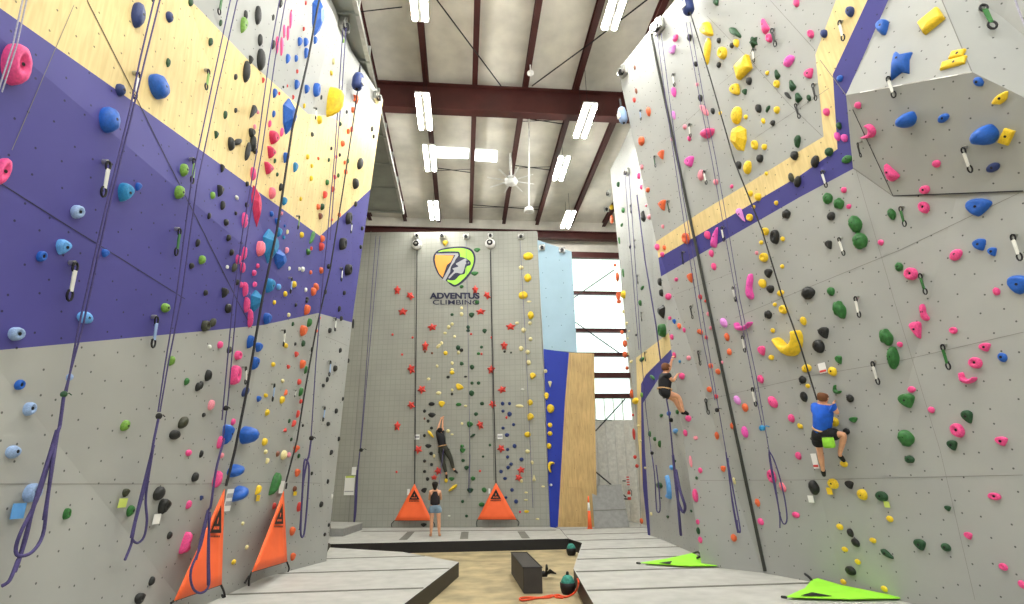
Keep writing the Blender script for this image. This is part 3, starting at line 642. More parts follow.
HOLDS = """
#L
17 65 32 41 P o 15
139 15 18 24 N b 0
170 17 10 10 N b 0
160 87 26 23 B b 10
121 90 13 11 N b 0
110.5 120 24 25 B b 0
168.5 62.5 6 9 d k 0
191 2.5 7 7 d b 0
153 0 4 4 d b 0
2 172 18 29 P o 0
125.5 193 17 18 T w 0
138.5 187 7 8 B w 0
78 212 15 13 L o 0
63.5 247.5 17 15 U w 0
42 256.5 11 11 B o 0
105.5 253.5 9 8 B w 0
184.5 170 10 12 g b 0
180 192.5 11 14 g b 0
192 266 6 6 K b 0
198 243 5 8 K b 0
17 334 18 14 L o 0
86 318 18 12 U e 0
20 385 11 11 B o 0
30 409 14 14 L o 0
70 377.5 8 8 L b 0
14 452 18 14 L b 0
166 308 10 10 g b 0
172 361 7 10 g b 0
187 381.5 6 8 G k 0
198.5 387 6 10 K b 0
125.5 426 9 12 g e -20
183.5 423 9 13 D e -30
175.5 435 12 11 K b 0
33 493 20 20 L o 0
67 514 8 12 G o 0
126 493 8 9 D w 0
131 511 9 12 G b 0
159.5 494 11 15 K e -30
164 507 12 17 K w -15
170 535.5 6 8 K b 0
152 581.5 6 10 K e -15
140 599 12 12 K w 0
195.5 477.5 7 10 K e -20
189 453 7 7 P b 0
189 505 6 10 P k 0
186 543 10 22 P n 0
201.5 454 4 8 K b 0
221 23 4 7 d b 0
211 42 6 8 d b 0
244 25.5 9 15 g w 0
246 15.5 5 10 K e 10
258.5 16 8 19 K e 10
273.5 17.5 3.5 6 K b 0
281 4 5 8 K w 0
260.5 40.5 6 12 K e 8
261.5 60.5 10 22 K e 10
251 60.5 6 8 K t 0
273.5 45 5 9 K w 0
291.5 12 2 5 M b 0
277.5 45 3.6 18 P l 12
282 46.5 3.6 19 P l 12
284.5 31.5 3 14 P l 12
288.3 33 3 15 P l 12
291 20 3.2 18 P l 10
288 59 5.5 9 B w 0
296.5 58.5 4.5 7 B b 0
297.5 71.5 3 4 R b 0
300 42 6 8 B w 0
306 42.5 6 8 B w 0
236 77 4.5 6 K b 0
247 72.5 8.5 22 K e 8
263.5 80.5 3.5 5 R t 0
275 93.5 5.5 9 B w 0
279.5 93.5 2.5 3.5 R b 0
283.5 87 2 2.5 K b 0
287.5 86 2 3 R b 0
293.5 97.5 3 4 R t 0
297 85 6 9 B w 0
290 117 17 33 B v 0
274 114 4 7 B b 0
225.5 115 5 9 d b 0
236 110.5 4 5 K b 0
253.5 112 7.5 12 K t -15
258 112 4 4 V b 0
255 127 4 5 V b 0
252 133 8 8 K w 0
216.5 135 5.5 7 d t 0
270 124 4 7 P b 0
282 132.5 4 9 P e 0
274 138 12 12 M w 0
231.5 144.5 7 14 K e 15
238 142 6.5 8 K e -40
248 152 6 19 K e 0
253.5 144 7 17 K e 12
271.5 153 11 10 M t 0
255.5 151 6 6 K b 0
222.5 168.5 5 7.5 K t 0
220.5 191 7.5 10.5 K t 0
213 195.5 5.5 7.5 g b 0
223 205.5 5.5 9 K b 0
209.5 216 4 6.5 K b 0
226.5 222.5 5.5 7 K b 0
247.5 184 4 5 K b 0
247 205 4.5 5 K b 0
236 213.5 3 4 K b 0
237 197.5 5 4 W k 0
253.5 174.5 6 14 P e 15
257 207 10 42 M v 18
245 221 6 16 P e 8
269 169 12.5 10 M t 0
272.5 193.5 7 12 S e 10
275 161 3 5 d b 0
277.5 174.5 3 4 d b 0
286 158 6.5 10 B w 0
295.5 167.5 5.5 9.5 T w 0
281 187.5 4 8 K e 0
284.5 201.5 5.5 8 T w 0
272 214 5 5 B b 0
277.5 221.5 6 6 B w 0
282 213.5 2.5 4 V b 0
229 238 5.5 6.5 K b 0
232 252.5 5 6.5 K b 0
234.5 268 5 9 D e 0
202.5 260 8 9 g b 0
227.5 267 4 4 W k 0
237.5 282.5 4.5 6.5 K b 0
206 293 5 6 K b 0
225 293 8 9.5 K t 0
241.5 243 2.5 3 K b 0
244.5 254 5 14 P e 8
238.5 260 5.5 10 P e 20
243 268 5 11 P e 25
241.5 285 3.5 6 P e 20
245.5 290 5.5 15 P e 22
261 249 9 15 S e 0
258 266 4 5 P b 0
254.5 273 5 6 P b 0
255 284.5 4.5 6 P b 0
271 247 17 33 T v 0
281 260 13 18 B v 0
279 232.5 6 9 T w 0
284 237.5 3 4 T b 0
285 226 3 3 B b 0
270 286 9 14 T w 0
279 287 5.5 6 U b 0
257 301.5 12 21 T v 0
287.5 232 2.5 5 C b 0
287 250.5 4 6 V b 0
289.5 268.5 2.5 4 W b 0
299.5 269 2.5 4 W b 0
294.5 284.5 5 6.5 Y b 0
285.5 294 4.5 5.5 Y b 0
302 235 4.5 6 Y b 0
312.5 237.5 5 13 G l -20
322.5 239 5 6.5 O w 0
321.5 247 5 8 R w 0
308.5 252 5.5 6 G b 0
311.5 248.5 2.5 4 R b 0
343 244 7.5 12 K o 0
348.5 270 7.5 11 K o 0
361 247 3 4 K b 0
362.5 228.5 3 4.5 K b 0
329 266.5 4 5 K b 0
321.5 270.5 5.5 6 O b 0
303 269.5 4 5.5 W b 0
311 272.5 3 4 O b 0
316.5 287 7 7 O b 0
313.5 292 5.5 8 O w 0
306 290 3 4.5 W b 0
325.5 292 3 5.5 K b 0
344.5 293 3 5 K b 0
307.5 299 4 4 K b 0
229 308.5 8.5 9.5 K b 0
206 326 9.5 11 D o 0
213 323 6.5 9 D e -20
247 305.5 6 16 P e 20
250.5 319 5.5 19 P e 22
267.5 319 8 11 B w 0
274.5 302.5 3.5 4.5 Y b 0
289 315 3.5 4.5 C b 0
296 305 2.5 4 K b 0
293 324 2.5 4.5 d b 0
250.5 342 7 13 B w 0
259 347.5 7.5 9.5 B w 0
255 363.5 8 13 B w 0
220.5 345 6 8 P b 0
238.5 355.5 8 9 P o 0
235.5 375.5 11 20 P o 12
229.5 350 5 8 D b 0
210 347 4.5 4.5 W b 0
208.5 376 7 12 K e 8
286 345.5 6 5 Y k 0
295.5 344 2.5 3.5 K b 0
296.5 354.5 4.5 5.5 R w 0
273.5 364.5 4.5 5 Y b 0
288.5 367 4 4 R w 0
307 310 5.5 10 O w 0
309.5 323 4 9 G e 0
303.5 331 7.5 10.5 O w 0
303.5 343.5 4 6.5 d b 0
302.5 364.5 5.5 9 O w 0
306 370 3 8 G b 0
320 318 2 3 O b 0
316.5 331 3 4 O b 0
339.5 309 3 6 K b 0
341.5 318.5 3.5 5 K b 0
330 330.5 3.5 6 K b 0
340.5 350.5 3 5 K b 0
348 360.5 3 5 K b 0
335.5 368.5 4.5 7 K b 0
353 324 2.5 10 K e 0
312 349.5 2.5 5 K b 0
307 301 3 4 K b 0
201 385.5 5 9 K b 0
211.5 405 7 11 V b 0
204 415 4 5 K b 0
246 392 11 7 N e 45
259 399 5 6 B w 0
266 395.5 4.5 4.5 Y b 0
282.5 400 5.5 7.5 Y b 0
267.5 412.5 5 7 Y k 0
283 381 4 4 C b 0
286 392.5 3 6 O T 0
299.5 382 4.5 6 R b 0
289.5 421 2.5 5 d b 0
294 423.5 4 7 R l -25
298 414 4 8 R b 0
285.5 430 4 4 R T 0
291.5 439.5 2.5 4 d b 0
265 442 6 8 Y b 0
297 448 7 6 O b 0
233.5 422 5 7 P b 0
227.5 434.5 11 20 B t 0
249.5 435.5 18 18 B h 0
220.5 443 6.5 13 P e 0
327.5 379.5 3 5.5 K b 0
323.5 385.5 3.5 4 K b 0
343 399 2 4 K b 0
336.5 411 3.5 5.5 K b 0
328.5 424 4 5 K b 0
339 439 2.5 5 K b 0
303 425.5 2.5 3 K b 0
301 401.5 3.5 5 R b 0
301 392 4 9 G b 0
222 455.5 5 6 V b 0
217.5 480 9 18 P e 0
236.5 471 17 12 B h 18
240 494 21 12 B h 25
201.5 498 4 5 N t 0
258.5 490 5 10 Y l -25
267.5 461 4 6 C l -20
266 452 4 5 C b 0
278 454 4 6 X b 0
284 455.5 6 10 C e -15
289 455 5 6 V b 0
295.5 450.5 4.5 5 R b 0
275.5 484 8 24 G l -22
297.5 473 5.5 8 O w 0
295 489 4.5 6 X b 0
274.5 506 4 7 R b 0
299.5 507 5 11 R b 0
299 456 3 5 d b 0
243 523.5 3.5 4 C b 0
331.5 452.5 3.5 5.5 K l -25
312 473.5 2.5 4 K b 0
328 481.5 2.5 5 K b 0
321.5 504.5 4 7 K b 0
332 496.5 2 5 W b 0
329 525 2.5 4 K b 0
292.5 531.5 6 9 O w 0
293 557 5.5 8 O w 0
247 547.5 4 5 C b 0
234 562 5 6 Y b 0
325 534.5 3 4 K b 0
306 3 3 4 R b 0
318.5 17 18 35 B v 0
304 29 3 4 R b 0
315.5 40.5 5 7 B w 0
306.5 53.5 6 10 B w 0
334 61.5 4.5 6 C b 0
331.5 73 4.5 4 Y b 0
343.5 41 3 4 g b 0
307 89.5 6 8 B w 0
317 90 8 13 B o 0
321.5 97.5 2.5 5 K b 0
334.5 102 12 29 Y h 0
320 120 6.5 7.5 Y b 0
312.5 134.5 4 4.5 D b 0
304.5 106 3 5 Y b 0
341 84 3 5 W b 0
356.5 99 9 9 O s 0
353.5 110 5 5.5 O b 0
347 112 2.5 3.5 K b 0
340.5 124 3.5 4 d b 0
352 129.5 4 6 R b 0
348.5 131.5 4 5 O b 0
343 143.5 5 6 O b 0
372.5 129 3.5 5.5 K b 0
374 136.5 3 4 K b 0
331.5 148.5 2.5 4 K b 0
308 157 4 5 Y b 0
318.5 158.5 3 3 O b 0
312 166 3 4 Y b 0
311.5 178.5 4 5 Y b 0
329 160 2.5 4 d b 0
336.5 157 2.5 4 R b 0
340 155 3 3.5 K b 0
348 161 3.5 5 G b 0
345 162.5 3 4 O b 0
346 172 4.5 5 O b 0
360.5 164 7 11 K e -12
356 184 6.5 11 K e 15
335 177.5 4 4 R w 0
338.5 175.5 3 4.5 G b 0
327.5 182.5 4 6 G b 0
333 189.5 5 5 O w 0
325 195 4.5 7 R w 0
318.5 207 4 6 O b 0
322.5 207 4.5 6.5 d b 0
320.5 216.5 5 6 X w 0
339.5 215 3.5 5 O b 0
356 204 3.5 5.5 K b 0
349 218.5 6.5 12 K o 0
301 199 3 4 Y b 0
332 220 2.5 3.5 O b 0
#B
397 290 8 10 R s 0
410 295.5 7.5 10 R s 40
402.5 311.5 11 8 R s 0
432 327 11 8 R s 10
425 346 8 11 R s 0
411 369 9 11 R s 20
421.5 389.5 10 9 R s 30
411 405 9 9 R s 30
397 426 8 11 R s 0
418 449.5 10 9 R s 30
438 471 9 9 R s 20
434 477.5 8 6 R s 0
475 289.5 7 10 R s 0
487 295 7 10 R s 30
480.5 311.5 11 7 R s 0
510.5 326.5 11 8 R s 0
504 345.5 8 10 R s 0
491 369.5 9 10 R s 0
502 389.5 10 8 R s 20
492.5 404 8 9 R s 30
480 425 8 11 R s 20
501 448.5 9 9 R s 30
521 470 9 8 R s 10
518.5 477.5 9 8 R s 50
392.5 334.5 2.5 2.5 R b 0
412.5 337.5 2.5 2.5 R b 0
402 354.5 2.5 2.5 R b 0
432 353 2.5 2.5 X b 0
425 351.5 2.5 2.5 X b 0
424.5 418.5 2 2.5 X b 0
396.5 472 2.5 2.5 R b 0
471 334 2.5 2.5 R b 0
491.5 337.5 2.5 2.5 R b 0
481.5 354 2.5 2.5 R b 0
504.5 351.5 2.5 2.5 K b 0
511 352.5 2 2 K b 0
506.5 417.5 2.5 3 R b 0
480 471 2.5 2.5 R b 0
520 512 2.5 2.5 M b 0
445 243 6 5 Y w 0
528 256 11 8 Y k 0
521 267.5 5 4 C b 0
527.5 277.5 8 8 Y k 0
523 295 10 8 Y k 0
529 301.5 5 2 C b 0
530.5 315 7 8 Y k 0
517 323 4 3 C b 0
530 323 4 3.5 C b 0
523.5 330 5 5 C b 0
530.5 339 4 4 C b 0
521 348.5 5 5 C b 0
527.5 352 5 4.5 C b 0
528.5 362.5 5 5.5 C b 0
532.5 376 6.5 6.5 Y w -20
522.5 389.5 4 2 W b 0
519.5 406 8 3 C e -5
530 402.5 6 6 Y b 0
530 417 7 7.5 Y w -30
527.5 434.5 6.5 6 Y b 0
527.5 451.5 5 4 C b 0
532 462.5 3.5 4 C b 0
534 478 4 6 C T 0
543 486.5 4 2 C b 0
526 492.5 4 2 C b 0
526 500 4 2 C b 0
526.5 511.5 5.5 3 Y b 0
537.5 519 4 2 C b 0
521.5 481 3 4 C b 0
461.5 308 3 3 C b 0
461.5 314 4 4 C b 0
452 324 3.5 3.5 C b 0
448.5 327 4 4 C b 0
445 333 4 2.5 C b 0
454.5 336.5 3 3 C b 0
441.5 343 3.5 3.5 C b 0
438.5 346 6 3 C e 45
445.5 353 4.5 4.5 Y b 0
458.5 352.5 3.5 3.5 C b 0
452 363 3.5 3.5 C b 0
452 369.5 4 3 C b 0
452 372.5 5 4 Y b 0
437 366 3 3 C b 0
428.5 379 3.5 3 C b 0
459 387 9 6 Y w -30
438.5 393 6 3.5 C b 0
452 390 3 3 C b 0
441.5 404 7 6 Y w 0
430.5 434 3.5 9 Y l 40
448 431 4 4 C b 0
452 434.5 3.5 2 C b 0
462 423.5 3 3 C b 0
465.5 406 3.5 2.5 C b 0
434 456 3 4 C b 0
446 480.5 4 4.5 Y b 0
452.5 488 4 11 Y l -55
449 516 3 2 W b 0
477 250 7 4 G w 0
474.5 273.5 8 4 G w 0
461.5 286.5 4.5 3.5 G b 0
477 302 5 4 G b 0
452 314.5 3.5 3 d b 0
471.5 315 6 5 d w 0
468 327 4 4 d b 0
468 330.5 4 3 d b 0
484.5 331 5 4.5 d w 0
458 347.5 5 5 d b 0
461.5 350 4 4 K b 0
481.5 347 3.5 3 d b 0
478.5 353.5 4 3 G b 0
461.5 363.5 5 4 d l -40
472 367 5 5 d b 0
465.5 376.5 3.5 2 K b 0
448 377 3.5 3 K b 0
452 394 3 3 K b 0
458.5 404.5 6 3.5 G e 0
472 383 3.5 3.5 d b 0
478.5 383 4 3.5 d b 0
471.5 393 6 6 d b 0
482 403.5 4.5 4 d b 0
476 414 4.5 4 d b 0
469.5 424.5 7 6 G w -20
472.5 435.5 3 6 d l -60
490 445 3 3 d b 0
462 446 4 3.5 G b 0
462.5 450.5 6 5 G w 0
463 460.5 4 3.5 d b 0
466.5 468 5 4.5 d w 0
483 456.5 2.5 2.5 d b 0
473 478.5 5 4.5 G b 0
484 490 5.5 5 G e -40
481.5 504.5 6 5 G b 0
462.5 501.5 3.5 3.5 d b 0
466.5 516 3.5 3 d b 0
470 490.5 7 5 d w 0
451.5 479 6 4 G w 0
431.5 404 6.5 4 K e 0
431.5 415 7 5.5 K v 0
424.5 411 3.5 3.5 K b 0
428 421 3.5 3.5 K b 0
431.5 428 3.5 3.5 K b 0
424.5 435.5 3.5 3.5 K b 0
428 446 6 4.5 K v 0
431 453.5 4 4 K b 0
424.5 461 3.5 3.5 K b 0
431.5 464.5 3.5 3.5 K b 0
424.5 471.5 3.5 3.5 K b 0
427.5 479 4 4 K b 0
424 490.5 6.5 5 K w 20
423.5 525 6.5 4 K w 0
502.5 403.5 4 4 N b 0
509.5 403.5 3.5 3.5 N b 0
503 411 3.5 3.5 N b 0
509.5 414 5 5 N b 0
513.5 424.5 3.5 3.5 N b 0
503 428 3.5 3.5 N b 0
507 435 5 4 N b 0
514.5 446 4.5 4.5 N b 0
507.5 449.5 3.5 3.5 N b 0
507.5 457 3.5 3.5 N b 0
511 464 4 3.5 N b 0
521.5 459.5 4.5 4.5 N b 0
508 467.5 4 4 N b 0
501 471.5 4 4 N b 0
505 478.5 4 3.5 N b 0
512 490 4 4 N b 0
516 501.5 4.5 4.5 N b 0
506 497.5 3 3 N b 0
545.5 371 4 4 C b 0
550 384 4 6 C t 0
546.5 396 5 7 Y w 0
550.5 408.5 8 9 Y b 0
550 425 5 5 Y b 0
550 433.5 5 5 Y b 0
549 446 5 6 Y b 0
551 467 7 11 Y c 175
551 485 3 3 W b 0
#F
618 184.5 4 5 d b 0
611.5 207 5 5 Y k 0
623 210.5 4 5 G b 0
612 219 4 8 O b 0
621.5 225 4 3 G b 0
642 288 5 3.5 G b 0
619 240.5 2 7 G b 0
623 273 2 9 G b 0
615 265 3 3 O b 0
617.5 276.5 4 9 O b 0
623 294.5 5.5 8 Y b 0
618.5 296.5 5 9 O w 0
630 247 3 3 K b 0
619 301.5 5 4 O b 0
624 311.5 4 3.5 C b 0
626.5 323.5 3 3 C b 0
622 332 4 4 O b 0
629 331 2 2 C b 0
625 343.5 5 7 O b 0
627.5 338.5 2.5 2.5 C b 0
625 354.5 5 7 O b 0
629 354 3 3 C b 0
631 361.5 4 3 C b 0
627 368 3.5 4 O b 0
640 303 3 6 G b 0
636 335 2.5 2.5 K b 0
641.5 359.5 6 4.5 G b 0
662 330.5 8 13 G o 0
661 312 8 14 K v 0
652 377.5 8 4 G e -25
641.5 395 3 5 g b 0
632 393.5 5 9 O b 0
635 401 7 7 Y b 0
661 415.5 5 3.5 G b 0
668.5 413.5 5 5 B b 0
677 412 3.5 5 G b 0
675 431 6 5 U b 0
649.5 434 3 6 G l -15
654.5 439 3.5 5 G b 0
659.5 444 3 7 G l -25
634 434 3.5 12 R b 0
638 426 3 3 C b 0
640.5 441 2.5 2.5 C b 0
633 415 2.5 3 R b 0
659 485.5 7 7 d b 0
635 457 4 4 R b 0
637 466 4 4 R b 0
668 487 6 24 U c 0
671 467.5 4.5 5 U b 0
674.5 461 5 3 d b 0
651 514 2.5 4 C b 0
645 468 2.5 2.5 C b 0
641.5 521 4 6 O b 0
661 498 2 2 d b 0
667.5 517 3 3 d w 0
#R
669.5 318 4 4 P b 0
674 321.5 4 5 B w 0
679 326 4.5 6 O b 0
684 330 4 5 P b 0
671.5 337 4 6 P b 0
699 331.5 5 5 O b 0
674 355 4 6 P b 0
688.5 358 5 5 V b 0
679.5 361.5 3 3 T b 0
681.5 376 7 7 P b 0
657 247 6 7 P b 0
662 254.5 5 5 P b 0
664 247.5 4 5 O b 0
685.5 238.5 8 11 O o 0
690 278 7 9 O t 0
676 279.5 4.5 4 P b 0
668 296.5 7 7 P b 0
661 282 4 8 K b 0
662.5 226.5 3.5 4 V b 0
662.5 293 4 8 K b 0
661 155 8 8 O t 0
641.5 167 4 5 V b 0
647.5 190 5 5 O b 0
662 205.5 9.5 9.5 O t 0
641 187 3 5 P b 0
638.5 176 4 6 P b 0
643 216 5 10 K T 0
649 217 5 5 V b 0
646 205.5 3 3 V b 0
689 162 12 9.5 F w 0
700.5 175.5 7 11 V e -20
636 91 3 6 X b 0
634 100 4 5 R b 0
648 111.5 6 9 O k 0
641 141 8 9 O k 0
673.5 92 6 10 F b 0
673.5 115 4 9 Q b 0
684.5 127 4.5 5 V b 0
689 138.5 4.5 5 P b 0
672 139 4 4 V b 0
697 84.5 3.5 4 V b 0
700 98 5.5 7 K b 0
675 38 8 6 P b 0
672 50 10 7 Q w 0
689 37.5 6 7 K b 0
695.5 64 4.5 5.5 K b 0
634.5 67.5 3 5 X b 0
716 2.5 7 6 d w 0
706.5 30 14 13 Y w 20
707 51 9 27 Y l -22
734.5 32.5 8 14 d l 25
718.5 40.5 5.5 5.5 K b 0
731.5 45.5 5.5 5.5 K b 0
736 43 7 8 Y b 0
722 53 11 11 Y o 0
718.5 65 5.5 5.5 K b 0
743 67.5 19 13 Y x 0
753 42 12 12 d s 0
764 25.5 9.5 14 P T 0
769 38 8 8 P o 0
788 61 16 9.5 F k 0
796 3 7 8 P b 0
767 73 5 4 Y b 0
776.5 74 6.5 9 d T 0
735 90 12 10 Y w 15
748.5 81 7.5 7.5 K b 0
744.5 92 6 5.5 d w 0
776.5 84 7 7 Y o 0
791.5 85 8 10 d T 0
787.5 95.5 4.5 9 K l 20
797.5 97 8.5 9 d T 0
712.5 111 5 6.5 K b 0
704 110.5 6 13 V e 20
720 113 4 4 Y b 0
736 116 12 18 Y e -20
758 108.5 7.5 9 K b 0
767.5 109 4 8 d l -55
776.5 110 7.5 7 Y b 0
745.5 117 4.5 4.5 Y b 0
763 121 4.5 6 Y b 0
772.5 123 6 5.5 K b 0
706.5 133 17 9 P h -15
737 139 19 26 Y v 0
754.5 145 7.5 9 Y o 0
764 147 6.5 6 Y b 0
797 141.5 8 13 d l -20
738.5 165 6.5 8 K b 0
747 168 9 14 Y e -25
759.5 158.5 8 8.5 K b 0
794 155.5 9.5 9 K b 0
766 173.5 4 4 Y b 0
791 178 6 10 D e 0
797 182 8 12 K e -30
715.5 182 6 6 V b 0
731.5 186.5 4 4 P b 0
750 193.5 6 6 Y b 0
757.5 197 8 8 Y b 0
753.5 207 4 4 Y b 0
776 203 5 4.5 Y b 0
740.5 215 7 14 Q t 15
749.5 217.5 7.5 7 Y o 0
785.5 214 11 9.5 K k 0
707 235 7 8.5 P b 0
714.5 237.5 8 20 F T -30
711 253.5 5.5 7.5 P b 0
713.5 266.5 5.5 7.5 P b 0
765 231.5 8 7.5 Y o 0
774.5 237 10 14.5 K o -15
782.5 239 5 5 Y b 0
761 242.5 4.5 4.5 Y b 0
756.5 253 4 4 V b 0
763.5 257.5 9.5 9 Y o 0
782 266.5 4.5 4.5 Y b 0
749.5 286.5 9 25 F n -15
762 283.5 9 9.5 Y b 0
768 273.5 9 9.5 K w -20
770 289 9 8 K b 0
780 293 9 6 Y k 0
700 297 4 6 R b 0
705.5 301 4 3 R b 0
708 314 4 4.5 V b 0
710.5 328 3.5 4 V b 0
701 332.5 4 5 O b 0
706 337.5 3.5 4.5 R b 0
723.5 323 7 10 Q e 15
743 325 10 17 F c -90
726.5 337 6 8.5 O k 0
729 352 5.5 7.5 O k 0
767.5 314.5 9.5 9.5 K k 0
774.5 304.5 5 4 Y b 0
783 309.5 9.5 9 Y o 0
803 321 7 9 Y b 0
772.5 330.5 5 5 Y b 0
789 341 30 25 Y c -62
761.5 351 8.5 10 P w 0
771 357.5 6.5 5.5 Y b 0
710.5 366 5 6 O b 0
717.5 371.5 6 6.5 O k 0
721.5 362.5 4 4 V b 0
735.5 300.5 3 3 K b 0
760 379 7.5 9.5 P k 0
772.5 402.5 9 13 P e 20
791 418.5 7 9.5 P b 0
737 400.5 6.5 10 Q e 20
744.5 407.5 7.5 9 O k 0
732.5 426 6.5 8 O k 0
744.5 432.5 7 12 F e 0
716.5 435.5 5.5 8 O k 0
709 389.5 5.5 6.5 O b 0
716 396.5 4.5 5 R b 0
799 426 4 6 Y b 0
802 380 9 9 K k 0
803.5 397 8 11 K b 0
723 469 6 6.5 O w 0
734 481 3 8 C b 0
771.5 476.5 9 14 P o 0
782.5 487.5 6 11 S e 20
798 456 6.5 9 P b 0
757 502.5 6 9 O k 0
795.5 515 9 6.5 P b 0
760.5 522 6 8 P e 20
733.5 538 7 8 O b 0
700 540 5 7 P b 0
697.5 522 4 6 P b 0
688 418.5 7 6.5 P b 0
685 433 5 7 P b 0
695.5 438 5 4.5 V b 0
700 470.5 5 6 P b 0
696.5 478 3.5 3.5 d b 0
695 496 6 14 P e 0
690.5 462 3 12 V e 0
691 511 3 3 d b 0
698 531 4 8 d b 0
849.5 11.5 11 10 N b 0
823.5 33.5 9 8 N b 0
882 27.5 15 13 B w 0
810.5 34 7 8 P o 0
808.5 74 12 9 P w 0
899 62 30 27 B a 0
931 21 26 11 Y x 10
953 63 26 8 Y x -25
957 54 15 8 Y x -32
839.5 78.5 8 6 B b 0
826 112 8 8 P b 0
808.5 98 5 7 d b 0
857.5 105.5 8 7 P b 0
867.5 131.5 17 14 P c -30
905 121 26 14 B h 0
943 118.5 14 8 B e 0
978 82 11 11 B b 0
1000 99 24 9 Y l 5
983 136.5 32 20 B h 15
1006.5 137 17 10 Y x 35
838.5 126 6 8 d b 0
837 136.5 7 9 F b 0
844 138 8 8 F b 0
828.5 152 10 9 d b 0
814.5 162 9 13 K e -30
846.5 159.5 12 8 G e -15
827 198.5 12 12 G k 0
838 203.5 13 12 G k 0
843.5 190 7 6 P b 0
848.5 206.5 6 5 P b 0
830.5 216.5 9 9 K e -30
854 224 16 18 G k 0
859 241 18 18 G k 0
828.5 245 8 9 K w 0
891 214 10 12 G k 0
889.5 172.5 14 18 P T 0
936 164 10 8 P b 0
924 190 13 9 P b 0
923.5 207.5 12 12 P o 0
880.5 242.5 7 6 P b 0
976.5 207.5 30 18 B w -25
992.5 168 16 9 N e 0
979 245 16 12 B w 0
992 252 11 9 B w 0
1018 285 30 19 B w -25
955.5 255 15 10 P e 30
910.5 274 15 13 P o 0
898.5 267 10 10 G k 0
830.5 291.5 9 9 G b 0
807 293 17 13 K k 0
996 291.5 9 9 P k 0
838.5 309.5 15 20 G k 0
823.5 333 12 12 K w 0
818 346.5 13 15 K b 0
885 337 16 19 G k 0
892 357.5 15 24 G k -15
923.5 312.5 9 17 P n 0
916 330 14 17 P t 0
899.5 344.5 7 6 P b 0
953 330.5 9 7 P o 0
984.5 347.5 14 9 P w 0
975 363 15 12 P o 0
967.5 378 12 16 P c -100
1002 357.5 11 10 B b 0
911 389.5 10 7 P k 0
906 401 19 15 G w 0
931 410 8 7 P b 0
967 417 13 14 d w 0
957 430.5 15 15 P o 0
1001 441.5 15 10 P w 0
904.5 438 20 18 G k 0
952 445.5 12 11 d w 0
838.5 360 8 9 G w 0
837 390 9 8 G c -120
849.5 398.5 9 9 K k 0
853 420 10 6 G w 0
832 371.5 10 10 Y b 0
806 368.5 12 9 Y k 0
834 422 10 10 Y b 0
801 426.5 4 5 Y b 0
807.5 386 5 5 Y b 0
846 431.5 8 7 K b 0
813 487.5 13 16 K k 0
832.5 484 12 12 Y b 0
849 485 10 9 K w 0
861.5 495 13 10 Y e -35
881 496.5 14 12 d b 0
889.5 519 8 7 Y b 0
839.5 527 8 7 Y b 0
850 533 7 10 K b 0
855 543 11 7 K e -35
872.5 540.5 8 6 Y b 0
844.5 549.5 7 6 Y b 0
857.5 562 7 6 Y b 0
886.5 554 7 15 d l 60
850 571 12 11 K b 0
843 582 7 6 Y b 0
884 589 8 7 Y b 0
909 459.5 12 9 d k 0
947.5 508.5 8 6 d w 0
919.5 545 14 12 d w 0
945.5 547.5 11 10 d b 0
994 496.5 15 8 P o 0
968 536 10 8 P w 0
1003 567 10 8 P o 0
1021.5 584.5 9 9 P b 0
843.5 464 9 7 Y b 0
"""
# ================================================================ CLIMBING HOLDS
def outline(t, rnd):
    P = []
    def ring(n, fx): return [fx(2*math.pi*i/n) for i in range(n)]
    if t in 'bok':
        j = {'b': .12, 'o': .05, 'k': .24}[t]; return ring(12, lambda a: (math.cos(a)*(1-rnd.random()*j), math.sin(a)*(1-rnd.random()*j)))
    if t == 'e': return ring(14, lambda a: (math.cos(a), math.sin(a)*(1+.08*math.sin(a))*(1-rnd.random()*.05)))
    if t == 'w': return [(-.9, .55), (-.5, .95), (.3, 1), (.95, .6), (.9, .1), (.45, -.65), (.1, -1), (-.35, -.75), (-.85, -.1)]
    if t == 't': return [(-1, .75), (-.3, 1), (.6, .95), (1, .6), (.5, -.3), (.15, -1), (-.15, -1), (-.6, -.2)]
    if t == 'T': return [(-.15, 1), (.2, .95), (.6, .1), (1, -.8), (.4, -1), (-.5, -1), (-.95, -.85), (-.6, .1)]
    if t == 'l': return ring(14, lambda a: (math.cos(a)*(.85+.15*math.sin(a*3)), math.sin(a)))
    if t == 'c': return [(-.1, 1), (.35, .9), (.85, .35), (1, -.3), (.7, -.85), (.1, -1), (-.7, -.95), (-1, -.7), (-.6, -.55), (-.15, -.5), (.15, -.2), (.15, .3), (-.1, .7)]
    if t == 's':
        return ring(10, lambda a: (0, 0)) and [(math.cos(2*math.pi*i/10+.3)*(1 if i % 2 == 0 else .55), math.sin(2*math.pi*i/10+.3)*(1 if i % 2 == 0 else .55)) for i in range(10)]
    if t == 'v': return [(-.95, .3), (-.35, 1), (.45, .85), (1, .25), (.75, -.45), (.15, -1), (-.5, -.6)]
    if t == 'h': return ring(14, lambda a: (math.cos(a)*(1 if math.sin(a) > 0 else .9), math.sin(a)))
    if t == 'x': return [(-1, .8), (-.85, 1), (.85, 1), (1, .8), (1, -.8), (.85, -1), (-.85, -1), (-1, -.8)]
    if t == 'n': return [(-.1, 1), (.6, .95), (.75, .5), (.45, 0), (.65, -.45), (1, -.7), (.7, -1), (-.5, -1), (-1, -.75), (-.8, -.1), (-.55, .5)]
    if t == 'a': return [(-.2, 1), (.1, .55), (1, .25), (.65, -.1), (.45, -1), (-.1, -.6), (-1, -.7), (-.85, -.1)]
